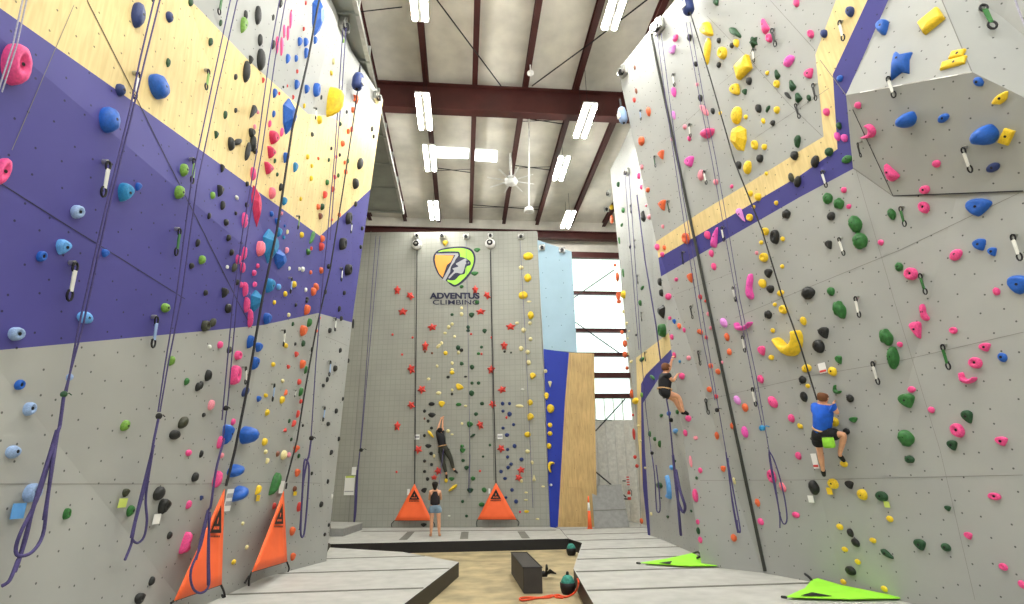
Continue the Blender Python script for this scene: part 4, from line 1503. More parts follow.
PROF = dict(b=[(1, 0), (.98, .4), (.78, .82), (.42, .98)], o=[(1, 0), (.98, .5), (.82, .9), (.5, .95), (.3, .7)], k=[(1, 0), (1, .45), (.75, .75), (.45, 1)], e=[(1, 0), (.95, .5), (.7, .88), (.35, 1)],
            w=[(1, 0), (.95, .5), (.7, 1), (.4, .9)], t=[(1, 0), (.9, .6), (.6, 1), (.3, .95)], T=[(1, 0), (.9, .5), (.55, .95), (.25, 1)], l=[(1, 0), (.9, .6), (.6, .95), (.3, 1)],
            c=[(1, 0), (.9, .5), (.55, .9), (.2, 1)], s=[(1, 0), (.9, .35), (.6, .8), (.3, 1)], v=[(1, 0), (.95, .25), (.42, 1)], h=[(1, 0), (.92, .4), (.7, .8), (.4, 1)], x=[(1, 0), (1, .7), (.88, 1)],
            n=[(1, 0), (.92, .6), (.7, 1)], a=[(1, 0), (.95, .25), (.5, .9)])
def spine_near(x, y):
    S = [(-.1, .82), (.3, .6), (.5, .3), (.56, 0), (.5, -.35), (.25, -.65), (-.2, -.75), (-.75, -.76)]; best = None
    for a, b in zip(S, S[1:]):
        dx, dy = b[0]-a[0], b[1]-a[1]; t = max(0, min(1, ((x-a[0])*dx+(y-a[1])*dy)/(dx*dx+dy*dy))); q = (a[0]+dx*t, a[1]+dy*t)
        d = (q[0]-x)**2+(q[1]-y)**2
        if best is None or d < best[0]: best = (d, q)
    return best[1]
def hold_mesh(t, var):
    rnd = random.Random(var*31+ord(t)); ol = outline(t, rnd)
    if t not in 'vsa': 
        q = smoothpath([(x, y, 0) for x, y in ol], 2, closed=True); ol = [(p.x, p.y) for p in q]
    n = len(ol); prof = PROF[t]; vs, fs = [], []
    cx = sum(p[0] for p in ol)/n; cy = sum(p[1] for p in ol)/n
    for k, (s, h) in enumerate(prof):
        for i, (x, y) in enumerate(ol):
            nz = 0 if k == 0 else (rnd.random()-.5)*(.18 if t == 'k' else .05)
            if t == 'c' and k: 
                # shrink towards the spine of the crescent
                q = spine_near(x, y); vs.append((x*s+q[0]*(1-s), y*s+q[1]*(1-s), h+nz))
            else: vs.append((cx+(x-cx)*s, cy+(y-cy)*s+.08*h, h+nz))
    vs.insert(0, (0, 0, 0)); vs.pop(0)
    for k in range(len(prof)-1):
        for i in range(n): j = (i+1) % n; fs.append((k*n+i, k*n+j, (k+1)*n+j, (k+1)*n+i))
    b = (len(prof)-1)*n
    if t == 'c': fs.append(tuple(b+i for i in range(n)))
    else:
        vs.append((cx, cy+.08, prof[-1][1]*(.8 if t == 'o' else 1.02))); c = len(vs)-1
        for i in range(n): fs.append((b+i, b+(i+1) % n, c))
    vs2 = [(x, y, -.15) for x, y in ol]; o2 = len(vs); vs += vs2
    for i in range(n): fs.append((o2+i, o2+(i+1) % n, (i+1) % n, i))
    fs.append(tuple(o2+n-1-i for i in range(n)))
    return vs, fs
_hm = {}
def hold_data(t, c, var):
    k = (t, c, var)
    if k not in _hm:
        vs, fs = hold_mesh(t, var); me = bpy.data.meshes.new('climbing_hold'); me.from_pydata(vs, [], fs); me.materials.append(M['h'+c])
        for p in me.polygons: p.use_smooth = t not in 'vs'
        me.update(); _hm[k] = me
    return _hm[k]
m = MB(); m.lathe((0, 0, 0), [(1, -.1), (1, .05), (.7, .08)], (0, 0, 1), 10)
bolt_me = m.mesh('bolt', ['darksteel'])
rows = []
zone = 'L'
for ln in HOLDS.strip().splitlines():
    if ln[0] == '#': zone = ln[1]; continue
    a = ln.split(); rows.append([float(v) for v in a[:4]]+[a[4], a[5], float(a[6]), zone])
order = sorted(range(len(rows)), key=lambda i: -rows[i][2]*rows[i][3]); BIG = set(order[:305])
SHAPE = dict(b='rounded', o='dished', e='oval', w='wedge-shaped', k='knobbly', t='downward-tapering', T='upright triangular', l='long slim', c='crescent', s='star-shaped', v='angular faceted', h='bulging',
             x='blocky rectangular', n='boot-shaped', a='four-pointed')
def zone_of(x, y, z):
    if z == 'L':
        end = (x > 318+(y-313)*-.11) if y < 313 else (x > 318-(y-313)*.21)
        pl = 'corner fold' if end else 'left wall'
        if inpoly((x, y), Lpurple): return pl+"'s violet paint"
        if inpoly((x, y), Lbirch): return pl+"'s plywood band"
        if y > 300: return pl+("'s lower grey" if end or x <= 215 else "'s grey above banners")
        return pl+"'s upper grey"
    if z == 'B':
        if x > 543: return 'royal blue panel'
        if x < 416: return 'back wall near notices'
        if x < 441: return 'back wall near climber'
        if x < 492: return 'back wall under logo'
        return 'back wall near blue panel'
    if z == 'F': return 'narrow far wall'
    if inpoly((x, y), Rcream): return "right wall's plywood stripe"
    if inpoly((x, y), Rblue): return "right wall's blue stripe"
    if x > 846 and y < 196: return "wall volume's underside" if (y > 95-(x-846)*.183 and y > 72+(x-972)*.5) else "wall volume's lit face"
    sx = 650+(y-30)*.212
    bandy = 241+(x-657)*(148.5-241)/143 if x < 800 else 140
    up = y < bandy
    if x < sx: return 'corner grey outside rubber strip' if not up else 'upper corner outside rubber strip'
    if up: return 'grey above the stripes' if x < 745 else 'grey at the top edge'
    strap = 734+(y-160)*.335
    if y < 400 and x < strap: return 'grey between strip and strap'
    if y < 400: return 'grey under wall volume' if x > 870 else 'grey above the boy'
    return "grey left of boy" if x < 812 else ('grey around boy' if x < 900 else 'lowest grey beyond boy')
INFO = []
def place(i):
    x, y, w, h, c, t, rot, z = rows[i]
    hh = hit(min(x, 1022), y)
    if hh is None: return None
    p0, n, wn = hh; u = Vector((0, 0, 1)).cross(n).normalized(); v = n.cross(u)
    if (proj(p0+u*.1)-proj(p0)).x < 0: u = -u
    if (proj(p0+v*.1)-proj(p0)).y > 0: v = -v
    e = .05; r = math.radians(rot)
    uu = u*math.cos(r)+v*math.sin(r); vv = v*math.cos(r)-u*math.sin(r)
    k = lambda d: (proj(p0+d*e)-proj(p0)).length/e
    # sizes that give the seen width and height
    Uv, Vv, Nv = k(uu), k(vv), k(n)
    sv = h/Vv; dep = {'v': .4, 'h': 1.1, 's': .4, 'a': .35, 'l': .5, 'x': .5, 'o': .55}.get(t, .5)
    p = dep*min(sv, max(w/Uv, w/max(Nv, 1e-3)))*.8
    nd = (proj(p0+n*e)-proj(p0))/e
    xd = (proj(p0+uu*e)-proj(p0)).normalized()
    nx = abs(nd.dot(xd))
    while p*nx > .75*w and p > .01: p *= .85
    su = max((w-p*nx*.7)/Uv, .3*w/Uv, .25*sv if w > 2.5 else 0)
    su = min(su, 3.2*sv, w/Uv)
    if t == 'v': su *= 1.25
    c0 = proj(p0+n*p*.45)-proj(p0)
    h2 = hit(min(x-c0.x*.9, 1023), y-c0.y*.9)
    if h2 and h2[1].dot(n) > .9: p0 = h2[0]
    mx = Matrix(((uu.x*su/2, vv.x*sv/2, n.x*p, p0.x), (uu.y*su/2, vv.y*sv/2, n.y*p, p0.y), (uu.z*su/2, vv.z*sv/2, n.z*p, p0.z), (0, 0, 0, 1)))
    return mx, su, sv, p, uu, vv, n, p0
placed = {}
for i in range(len(rows)):
    r = place(i)
    if r is None: print('no hit', rows[i]); continue
    placed[i] = r
def sizeword(i):
    s = max(placed[i][1], placed[i][2]); return 'tiny' if s < .1 else 'small' if s < .19 else 'medium' if s < .3 else 'large' if s < .5 else 'huge'
for i in placed: INFO.append(i)
def rel(i, dirn, c2):
    x, y, w, h = rows[i][:4]
    for j in placed:
        if j == i or rows[j][4] != c2 or rows[j][7] != rows[i][7]: continue
        dx, dy = rows[j][0]-x, rows[j][1]-y
        gap = max(abs(dx)-(w+rows[j][2])/2, abs(dy)-(h+rows[j][3])/2)
        if gap > 9: continue
        d = ('above' if dy > 0 else 'below') if abs(dy) > abs(dx) else ('left of' if dx > 0 else 'right of')
        if d == dirn: return True
    return False
ORD = ['highest', 'second highest', 'third highest', 'fourth highest', 'fifth highest', 'sixth highest', 'seventh highest', 'eighth highest', 'ninth highest', 'tenth highest', 'eleventh highest', 'twelfth highest', 'thirteenth highest', 'fourteenth highest']
def base_label(i):
    x, y, w, h, c, t, rot, z = rows[i]; return '%s %s %s hold on %s' % (sizeword(i), SHAPE[t], HC[c][0], zone_of(x, y, z))
groups = {}
for i in placed: groups.setdefault(base_label(i), []).append(i)
LAB = {}
for b, g in groups.items():
    g.sort(key=lambda i: rows[i][1])
    for k, i in enumerate(g):
        if i not in BIG: continue
        if len(g) == 1: LAB[i] = b; continue
        if k == 0: LAB[i] = b+', highest such hold'; continue
        if k == len(g)-1: LAB[i] = b+', lowest such hold'; continue
        done = False
        for c2 in 'BPYKGTORNVFMUDdCSQL':
            for d in ('below', 'above', 'left of', 'right of'):
                if rel(i, d, c2) and sum(rel(j, d, c2) for j in g) == 1:
                    LAB[i] = b+', just %s a %s one' % (d, HC[c2][0]); done = True; break
            if done: break
        if not done: LAB[i] = b+', %s such hold' % ORD[min(k, len(ORD)-1)]
GRP = {'L': 'climbing holds on the blue-hold wall', 'B': 'climbing holds on the back wall', 'F': 'climbing holds on the narrow far wall', 'R': 'climbing holds on the wall with the boy'}
made = {}
for i in order[:305]:
    if i not in placed: continue
    mx, su, sv, p, uu, vv, n, p0 = placed[i]; x, y, w, h, c, t, rot, z = rows[i]
    var = i % 3; key = (t, c, var)
    if key in made: o = made[key].copy()
    else: o = bpy.data.objects.new('climbing_hold', hold_data(t, c, var)); made[key] = o
    COL.objects.link(o); o.matrix_world = mx
    o['label'] = LAB[i]; o['category'] = 'climbing hold'; o['group'] = GRP[z]
    if w*h > 90:
        b = bpy.data.objects.new('bolt', bolt_me); COL.objects.link(b); b.parent = o
        rr = .016; zt = {'o': .78, 'c': .95}.get(t, 1.0)
        lx, ly = (.1, .08) if t != 'c' else (.45, -.5)
        b.matrix_local = Matrix.Translation((lx, ly, zt)) @ Matrix.Diagonal((2*rr/su, 2*rr/sv, .012/max(p, .01), 1))
# the many smallest holds, one mass
sv_, sf_, sm_ = [], [], []; cols = sorted({rows[i][4] for i in placed if i not in BIG})
for i in order[305:]:
    if i not in placed: continue
    mx = placed[i][0]; c, t = rows[i][4], rows[i][5]
    if ('q', t, i % 3) not in _hm: _hm[('q', t, i % 3)] = hold_mesh(t, i % 3)
    vs, fs = _hm[('q', t, i % 3)]
    b = len(sv_); sv_ += [tuple(mx@Vector(v)) for v in vs]; sf_ += [tuple(b+q for q in f) for f in fs]; sm_ += [cols.index(c)]*len(fs)
me = bpy.data.meshes.new('small_climbing_holds'); me.from_pydata(sv_, [], sf_)
for c in cols: me.materials.append(M['h'+c])
for p, q in zip(me.polygons, sm_): p.material_index = q; p.use_smooth = True
o = link('small_climbing_holds', me); tag(o, 'the many smallest multicoloured holds scattered over every climbing wall', 'climbing hold', None, 'stuff')
# ---------------------------------------------------------------- quickdraws
QD = '''109 162 103 196 W white draw in the violet paint beside a teal wedge hold
76 263 69 300 W white draw below the small pale blue holds on violet paint
180 229 176 255 G green draw on violet paint under two light green holds
194.5 159 192 183 g slim green draw beside the light green holds
157 317 153 347 L grey-green draw crossing the violet paint's lower edge
138.5 73 134.5 98 W white draw hanging beside the double rope on the plywood
221 -6 219 14 G green draw cut by the top edge on grey paint
209 70 206 89 g olive draw on the plywood band below a dark green hold
285 330 283.5 346 W white draw just under the violet paint beside a yellow hold
246 367 245.5 384 W white draw beside the largest pink hold above the banners
274.7 384 272.5 401 L grey draw between a blue hold and a yellow hold
336 318 335 331 W small pale draw on the fold below the violet paint
330.7 361 329.3 376 L small grey draw halfway down the pale fold
325 407 323 421 L small grey draw lowest on the pale fold
352 223 351 233 W small white draw at the top of the fold's violet paint
342.5 268 341.3 281 W small white draw beside the lower black dome hold
299.5 216 298 229 g small green draw under the plywood band's point
292 278 290.5 293 L small grey draw beside two yellow holds on violet
316.5 108 315.5 119 W tiny white draw left of the yellow volume
296 390 294.5 397 W short white draw beside the small orange holds
672.5 74 674.5 86 W white draw above a magenta hold near the wall top
689 124 690.5 137 W curved white draw beside two small pink holds
752.5 49 754 62 W white draw below the dark green star-shaped hold
771.5 29 775.5 46 K dark draw beside the pink triangular hold
640 110 641 120 L small grey draw left of a knobbly orange hold
654 156 655.5 167 d dark draw under an orange hold outside the strip
667 201 669.5 212 d dark green draw touching an orange hold
703.5 171 706.5 184 W white draw beside a pale pink oval hold
682 252 683.3 264 K dark draw on the blue stripe's narrow end
721.5 227 724 241 W white draw beside the magenta triangular hold
732.5 287 735.5 300 W white draw beside the violet rope left of boot-shaped hold
742 336 745 352 W white draw below the magenta crescent hold
752 388 756 406 W white draw left of a pink oval hold
705.5 399 708.5 414 K black draw left of a small red hold
690.3 306 692.6 318.5 K black draw highest of two beside the corner chain
698 351 700.5 365 K black draw lowest of two beside the corner chain
641 312 641.8 321 K small black draw high on the far wall
630 205 631 213 K small black draw topmost on the far wall
634 240 634.8 248 K small black draw below the topmost far draw
637 275 638 284 K small black draw beside a green far hold
644.5 352 645.5 361 K small black draw on the far plywood stripe
795 104 799.5 118 K black draw under the dark green triangular holds
839 21 843.5 40 W white draw on the upright plywood stripe
887.5 77 894.5 97 W white draw under the four-pointed blue hold
982.5 5 994 28 G green draw near the pale cord in the top corner
857.5 143 861 157 K black draw beside a pink crescent hold
821.5 171 826.5 187 W white draw on the blue stripe below a plywood edge
900 207 905 226 G green draw beside a dished pink hold
838.5 238 844 255 W white draw left of two big green holds
919.5 274 926 294 G green draw beside the pink hold under the volume
1012 235 1020.5 260 W white draw at the edge above a big blue hold
962.5 148 971 172 W white draw hanging on the shaded volume underside
855 297 859.5 317 W white draw right of the green oval hold
942 345 949 369 G green draw beside the knobbly pink holds
872 362 878.5 384 W white draw left of the two large green ovals
812.5 84 816 100 K black draw left of the upright stripe'''
for ln in QD.splitlines():
    a = ln.split(None, 5); x1, y1, x2, y2 = map(float, a[:4])
    lab = a[5].replace(' draw', ' quickdraw', 1)
    p, u, v, n = frame_at(x1, max(y1, .5), .06); q = W(x2, y2, .07); o = thing('quickdraw', p, lab, 'quickdraw', 'quickdraws hanging on the climbing walls')
    if y1 < 0: p = p+(p-q)*.4
    d = (q-p); L_ = d.length; dn = d.normalized(); s = dn.cross(n).normalized(); r = L_*.045
    def clip(c0, ln_, nm):
        m = MB(); pts = [c0+dn*ln_*(.5-.5*math.cos(t))+s*ln_*.28*math.sin(t) for t in [i*2*math.pi/10 for i in range(10)]]; m.tube(pts, r*.7, 5, closed=True); m.build(nm, 'darksteel', o)
    clip(p-dn*L_*.02, L_*.27, 'top_carabiner'); clip(p+dn*L_*.72, L_*.3, 'bottom_carabiner')
    m = MB(); A_ = p+dn*L_*.2; B_ = p+dn*L_*.77; w_ = s*L_*.058; th = n*.012
    m.hexa([A_-w_, A_+w_, A_+w_+th, A_-w_+th, B_-w_*.8, B_+w_*.8, B_+w_*.8+th, B_-w_*.8+th]); m.build('sling', 'h'+a[4], o)
    m = MB(); m.lathe(p-n*.06, [(r*1.6, 0), (r*1.6, .05)], n, 8); m.build('hanger_bolt', 'steel', o)

# ================================================================ LOGO ON THE BACK WALL
LP0 = Vector(onb(455, 270))
def lb(cx, cy, off): return onb(425+cx/8.63, 240+cy/8.63, off)
o = thing('wall_logo', LP0, 'green, orange and navy shield logo reading ADVENTUS CLIMBING on the back wall', 'logo')
def flatpoly(name, pts, mt, off, sm=True):
    P = [lb(x, y, off) for x, y in pts]
    if sm: P = smoothpath(P, 4, closed=True)
    m = MB(); m.prism(P, bn*-.004); return m.build(name, mt, o)
flatpoly('shield_outline', [(70, 150), (92, 105), (150, 74), (290, 56), (380, 68), (422, 105), (436, 165), (420, 240), (380, 310), (320, 372), (262, 402), (228, 392), (180, 350), (150, 335), (110, 290), (78, 215)], 'navyink', .012)
flatpoly('green_field', [(112, 104), (160, 84), (290, 70), (370, 82), (408, 113), (420, 168), (405, 235), (365, 300), (310, 355), (262, 386), (225, 372), (192, 348), (250, 300), (300, 165), (298, 108), (270, 98), (160, 98)], 'logogreen', .018)
flatpoly('grey_gap', [(92, 117), (285, 114), (288, 135), (262, 170), (238, 235), (175, 352), (150, 343), (215, 225), (245, 160), (262, 130), (98, 128)], 'logogrey', .019, False)
flatpoly('orange_field', [(90, 128), (248, 134), (222, 190), (190, 215), (152, 322), (122, 290), (95, 225), (84, 170)], 'logoorange', .021, False)
flatpoly('climber_shadow', [(285, 150), (330, 150), (388, 180), (392, 215), (355, 232), (342, 290), (300, 303), (255, 345), (197, 340), (215, 290), (225, 230), (268, 175)], 'navyink', .023)
flatpoly('climber_figure', [(322, 172), (345, 160), (362, 168), (380, 200), (352, 205), (336, 260), (316, 290), (262, 284), (214, 330), (205, 318), (250, 268), (238, 246), (288, 228), (266, 206), (300, 184)], 'logogrey', .026)
flatpoly('climber_head', [(352, 182), (366, 176), (376, 186), (370, 198), (356, 198)], 'navyink', .029)
def lettering(text, x0, x1, y0, y1, mt, par, plane, name='letter', track=1.0, bold=.02, widths=None):
    """letters standing in the plane; plane(x, y) gives the point"""
    n = len(text); cu = bpy.data.curves.new('t', 'FONT'); cu.body = text; cu.offset = bold; cu.extrude = .0; tmp = bpy.data.objects.new('t', cu); COL.objects.link(tmp)
    dg = bpy.context.evaluated_depsgraph_get(); me = bpy.data.meshes.new_from_object(tmp.evaluated_get(dg)); bpy.data.objects.remove(tmp)
    xs = [v.co.x for v in me.vertices]; ys = [v.co.y for v in me.vertices]; a, b, c, d = min(xs), max(xs), min(ys), max(ys)
    for v in me.vertices:
        v.co = Vector(plane(x0+(v.co.x-a)/(b-a)*(x1-x0), y1+(v.co.y-c)/(d-c)*(y0-y1)))
    me.materials.append(M[mt]); return link(name, me, par)
lettering('ADVENTUS', 429.6, 479.6, 292.6, 298.9, 'navyink', o, lambda x, y: onb(x, y, .032), 'lettering', bold=.045)
lettering('CLIMBING', 432.8, 479, 299.9, 304.6, 'navyink', o, lambda x, y: onb(x, y, .032), 'lettering', bold=.008)
# ================================================================ BELAY GATES
def gate(px, off, label, logo, textline, corners, group='orange triangular belay banners', mt='orange', sag=.04):
    P = [W(x, y, of) for (x, y), of in zip(px, off)]; base = P[0]*.3+(P[1]+P[2])*.35
    o = thing('belay_banner', base, label, 'banner', group)
    n = (P[1]-P[0]).cross(P[2]-P[0]).normalized()
    if n.dot(CV-base) < 0: n = -n
    N = 9; m = MB(); idx = {}
    for i in range(N+1):
        for j in range(i+1):
            t = i/N; s = j/i if i else .5; p = P[0]*(1-t)+(P[1]*(1-s)+P[2]*s)*t
            p = p+n*sag*math.sin(t*3)*math.sin(s*6.2)*.6; idx[i, j] = len(m.v); m.v.append(tuple(p))
    for i in range(N):
        for j in range(i+1):
            m.f.append((idx[i, j], idx[i+1, j], idx[i+1, j+1])); m.m.append(0)
            if j < i: m.f.append((idx[i, j], idx[i+1, j+1], idx[i, j+1])); m.m.append(0)
    b = m.build('banner_sheet', mt, o, smooth=True); sd = b.modifiers.new('s', 'SOLIDIFY'); sd.thickness = .008; sd.offset = 0
    m = MB(); m.tube([P[1]-n*.01, P[2]-n*.01], .012, 5); m.build('hem', 'strap', o)
    plane = lambda x, y, k=.03: onpl(x, y, P[0]+n*(k+sag*.6), n)
    if logo:
        m = MB(); m.prism([plane(*q) for q in logo], n*.003); s_ = m.build('warning_triangle', 'black', o)
        (ax, ay), (bx, by), (cx, cy) = logo
        mxx = lambda u, v: (ax*(1-v)+(bx*(1-u)+cx*u)*v, ay*(1-v)+(by*(1-u)+cy*u)*v)
        m = MB(); q = [mxx(.5, .42), mxx(.42, .5), mxx(.46, .66), mxx(.54, .66), mxx(.58, .5)]; m.prism([plane(*k, .036) for k in q], n*.002); m.build('climber_symbol', 'orange', s_)
        m = MB()
        for u in (.2, .36, .52, .68): 
            q = [mxx(u, .76), mxx(u, .87), mxx(u+.09, .87), mxx(u+.09, .76)]; m.prism([plane(*k, .036) for k in q], n*.002)
        m.build('symbol_band', 'orange', s_)
    if textline:
        (x0, y0), (x1, y1), h = textline; m = MB(); K = 7
        for k in range(K):
            a, b2 = (k+.1)/K, (k+.8)/K; q = [(x0+(x1-x0)*a, y0+(y1-y0)*a), (x0+(x1-x0)*b2, y0+(y1-y0)*b2)]
            m.prism([plane(q[0][0], q[0][1]), plane(q[1][0], q[1][1]), plane(q[1][0], q[1][1]+h), plane(q[0][0], q[0][1]+h)], n*.002)
        m.build('caption_line', 'maroon', o)
    for pts in corners:
        m = MB(); m.tube(smoothpath([W(x, y, .06) for x, y in pts], 3), .016, 5); m.build('corner_strap', 'strap', o)
    return o
gate([(224.5, 489), (174, 601), (221.5, 584.5)], (.1, .35, .25), 'orange triangular banner with black warning triangle, its lower half under a looped violet rope', [(221, 505.5), (210, 533), (221, 533)], ((209, 535.5), (220, 535.5), 1.8),
     [[(221, 585), (224, 592), (225, 599), (222, 595)], [(174, 601), (171, 603)], [(226, 486), (227, 479)]], sag=.02)
gate([(283.7, 491), (252, 572), (287, 561.5)], (.1, .4, .25), 'orange triangular banner with black warning triangle, standing by the wall corner fold', [(282.6, 504), (274.5, 524), (283, 524)], ((274, 525.8), (283, 525.8), 1.5),
     [[(287, 562), (289, 568), (288, 572)], [(251, 573), (249, 580), (249, 588)], [(249, 576), (245, 583)], [(286, 489), (287, 483)]], sag=.02)
gate([(414.6, 483.6), (394.6, 520.5), (432, 520.5)], (.12, .3, .3), 'orange triangular banner on the back wall, beside the belaying woman', [(414.4, 490), (409, 499.6), (419.6, 499.6)], ((409, 500.6), (419.5, 500.6), 1),
     [[(394.6, 520.5), (391.5, 524), (392, 527)], [(431.5, 520.5), (434, 523), (435, 527)]], sag=.03)
gate([(496, 482.5), (477.5, 519.5), (516.5, 519.5)], (.12, .3, .3), 'orange triangular banner on the back wall, alone below the blue round holds', [(496, 489), (490.5, 499), (501, 499)], ((490.5, 500), (501, 500), 1),
     [[(477.5, 519.5), (476.5, 523), (477, 527)], [(516.5, 519.5), (519, 522), (518, 526)]], sag=.03)
def floor_gate(px, label, straps, logo):
    P = [onz(x, y, MAT_Z+.03+z) for x, y, z in px]; c = sum(P, Vector())/len(P); o = thing('belay_banner', (c.x, c.y, MAT_Z), label, 'banner', 'lime banners lying on the mats')
    m = MB(); m.prism(P, (0, 0, .012)); m.build('banner_sheet', 'lime', o)
    for st in straps:
        m = MB(); m.tube(smoothpath([onz(x, y, MAT_Z+.03+z) for x, y, z in st], 3), .02, 5); m.build('corner_strap', 'strap', o)
    m = MB(); m.prism([onz(x, y, MAT_Z+.055+z) for x, y, z in logo], (0, 0, .003)); m.build('warning_mark', 'black', o)
floor_gate([(640, 563.3, 0), (668, 559, .02), (686, 555, .04), (693, 553.2, .05), (701, 559, .02), (718, 566, 0), (690, 566.4, 0)], 'lime green banner lying crumpled on the mat below the climber at the corner',
           [[(693, 553.5, .05), (698, 552, .12), (701, 556, .1), (697, 558, .05)], [(718, 566, 0), (725, 562.5, .06), (732, 562, .06), (732, 567, .0)], [(640, 563.3, 0), (637, 563, .02)]], [(659, 562.8, .0), (672, 561, .0), (670, 564, .0)])
floor_gate([(786, 597.5, 0), (805, 589, .02), (812, 580.5, .05), (818, 579, .06), (842, 586, .03), (905, 598.5, 0), (850, 599.5, 0)], 'lime green banner lying on the mat below the yellow holds, nearer one',
           [[(812, 581, .05), (809, 577, .1), (805, 574, .12)], [(903, 598, 0), (906, 592, .06), (915, 592, .08), (914, 599, 0)], [(786, 597.5, 0), (782, 597, .02)]], [(801, 595.5, .0), (812, 592.3, .0), (832, 596, .0)])
# ================================================================ CARDS, NOTICES
def card(x, y, w, h, label, mt='card', extra=None, off=.03, name='route_card', cat='card'):
    p, u, v, n = frame_at(x, y, off); k = (proj(p+v)-proj(p)).length; ku = (proj(p+u)-proj(p)).length
    sh = h/k/2; sw = min(w/ku/2, sh*3); o = thing(name, p, label, cat)
    m = MB(); m.hexa([p-u*sw-v*sh, p+u*sw-v*sh, p+u*sw-v*sh+n*.006, p-u*sw-v*sh+n*.006, p-u*sw+v*sh, p+u*sw+v*sh, p+u*sw+v*sh+n*.006, p-u*sw+v*sh+n*.006]); m.build('sheet', mt, o)
    for a, b, mm in extra or []:
        m = MB(); q = n*.009; A = p+q-v*sh+v*2*sh*a; Bq = p+q-v*sh+v*2*sh*b
        m.hexa([A-u*sw*.9, A+u*sw*.9, A+u*sw*.9+n*.002, A-u*sw*.9+n*.002, Bq-u*sw*.9, Bq+u*sw*.9, Bq+u*sw*.9+n*.002, Bq-u*sw*.9+n*.002]); m.build('printed_band', mm, o)
card(354, 471, 4.5, 8, 'small white notice above a bigger one, beside the violet rope', name='notice', cat='notice')
card(349.5, 485.5, 10, 19, 'white notice with yellow green header left of the violet rope', extra=[(.9, 1.0, 'cardlime'), (.17, .22, 'logogrey')], name='notice', cat='notice')
card(417, 437, 5, 5, 'small white card on the back wall near an upper red star hold', extra=[(.3, .7, 'logogrey')])
card(500, 436.5, 5, 5, 'small white card on the back wall beside the blue round holds', extra=[(.3, .7, 'logogrey')])
card(408.5, 492, 2.5, 6, 'tiny white card behind the banner beside the belaying woman'); card(489.5, 491, 2, 5, 'tiny white card behind the lone back wall banner')
card(228.5, 500, 6, 22, 'tall white card beside the leading orange banner and blue cone holds', extra=[(.6, .8, 'logogrey'), (.25, .45, 'logogrey')])
card(281.5, 487, 4, 12, 'white card beside the tip of the second orange banner')
card(822.5, 368, 8, 10, 'white card with small red print beside a yellow hold above the boy', extra=[(.1, .3, 'hR')])
card(815, 461, 6, 15, "white card beside the boy's lower leg", extra=[(.1, .25, 'hR')])
card(18, 511, 11, 15, 'light blue tag hanging under a pale blue hold', 'hU', name='hold_tag', cat='tag'); card(122.5, 503, 7, 9, 'yellow green tag under a small dark hold', 'cardlime', name='hold_tag', cat='tag')
card(156.5, 519, 6, 10, 'white tag under a black wedge hold', name='hold_tag', cat='tag'); card(811, 499, 6, 7, 'white tag under the chalky black hold', name='hold_tag', cat='tag')
card(829.5, 491, 6, 7, 'yellow tag under the round yellow hold', 'hY', name='hold_tag', cat='tag'); card(887, 504.5, 6, 6, 'lime tag under the dark green hold', 'cardlime', name='hold_tag', cat='tag')
card(258, 498, 3, 6, 'yellow tag under a slim yellow hold', 'hY', name='hold_tag', cat='tag'); card(295, 493.5, 3, 4, 'small yellow tag under a brown hold', 'hY', name='hold_tag', cat='tag')
# ================================================================ FLOOR THINGS
p = [onz(523.5, 593.7, 0), onz(542.8, 593.7, 0)]; fl, fr = p[0], p[1]; bl = onz(511.3, 574, 0); H = None
for hh in [x/100 for x in range(30, 120)]:
    if proj(fl+Vector((0, 0, hh))).y < 567.7: H = hh; break
dvec = bl-fl; o = thing('foam_block', (fl+fr)/2, 'long dark grey foam block lying on the tan concrete', 'block')
m = MB(); a = [fl, fr, fr+dvec, fl+dvec]; m.hexa(a+[q+Vector((0, 0, H)) for q in a]); b = m.build('block_body', 'foam', o); bv_ = b.modifiers.new('b', 'BEVEL'); bv_.width = .015; bv_.segments = 2
top = [q+Vector((0, 0, H)) for q in a]; m = MB()
for k in range(4): m.tube([top[k], top[(k+1) % 4]], .012, 5)
m.build('top_piping', 'black', o)
def bucket(x0, x1, yb, label, knob):
    a, b = onz(x0, yb, 0), onz(x1, yb, 0); r = (b-a).length/2; c = (a+b)/2+Vector((0, r*.8, 0)); o = thing('chalk_bucket', c, label, 'bucket', 'black chalk buckets')
    h = r*1.35; m = MB(); m.lathe(c, [(r*.72, .004), (r*.85, .03), (r*1.0, h*.6), (r*1.02, h), (r*.92, h), (r*.85, h*.7), (r*.1, h*.65)], seg=14); m.build('bucket_body', 'black', o, smooth=True)
    m = MB(); rnd = random.Random(3); m.lathe(c+Vector((0, 0, h*.7)), [(r*.8, 0), (r*.88, h*.4), (r*.6, h*.8), (r*.25, h*.95)], seg=12); m.build('teal_bag', 'tealbag', o, smooth=True)
    m = MB(); m.tube([c+Vector((-r*.7, 0, h)), c+Vector((-r*.5, 0, h*1.5)), c+Vector((0, 0, h*1.75)), c+Vector((r*.5, 0, h*1.5)), c+Vector((r*.7, 0, h))], r*.05, 5); m.build('handle', 'black', o)
    if knob: m = MB(); m.lathe(c+Vector((0, 0, h*1.6)), [(r*.12, 0), (r*.2, h*.12), (r*.16, h*.3), (r*.05, h*.34)], seg=10); m.build('knotted_top', 'black', o, smooth=True)
    return c, r, h
M['tealbag'] = mat('teal fabric', '3f8f80', .8, 0, .2, 25, .4)
cb, rb_, hb = bucket(561.5, 577.5, 595.5, 'black chalk bucket with teal bag beside the orange cord, nearer one', True); bucket(567.3, 577.3, 556, 'black chalk bucket with teal bag at the mat corner, farther one', False)
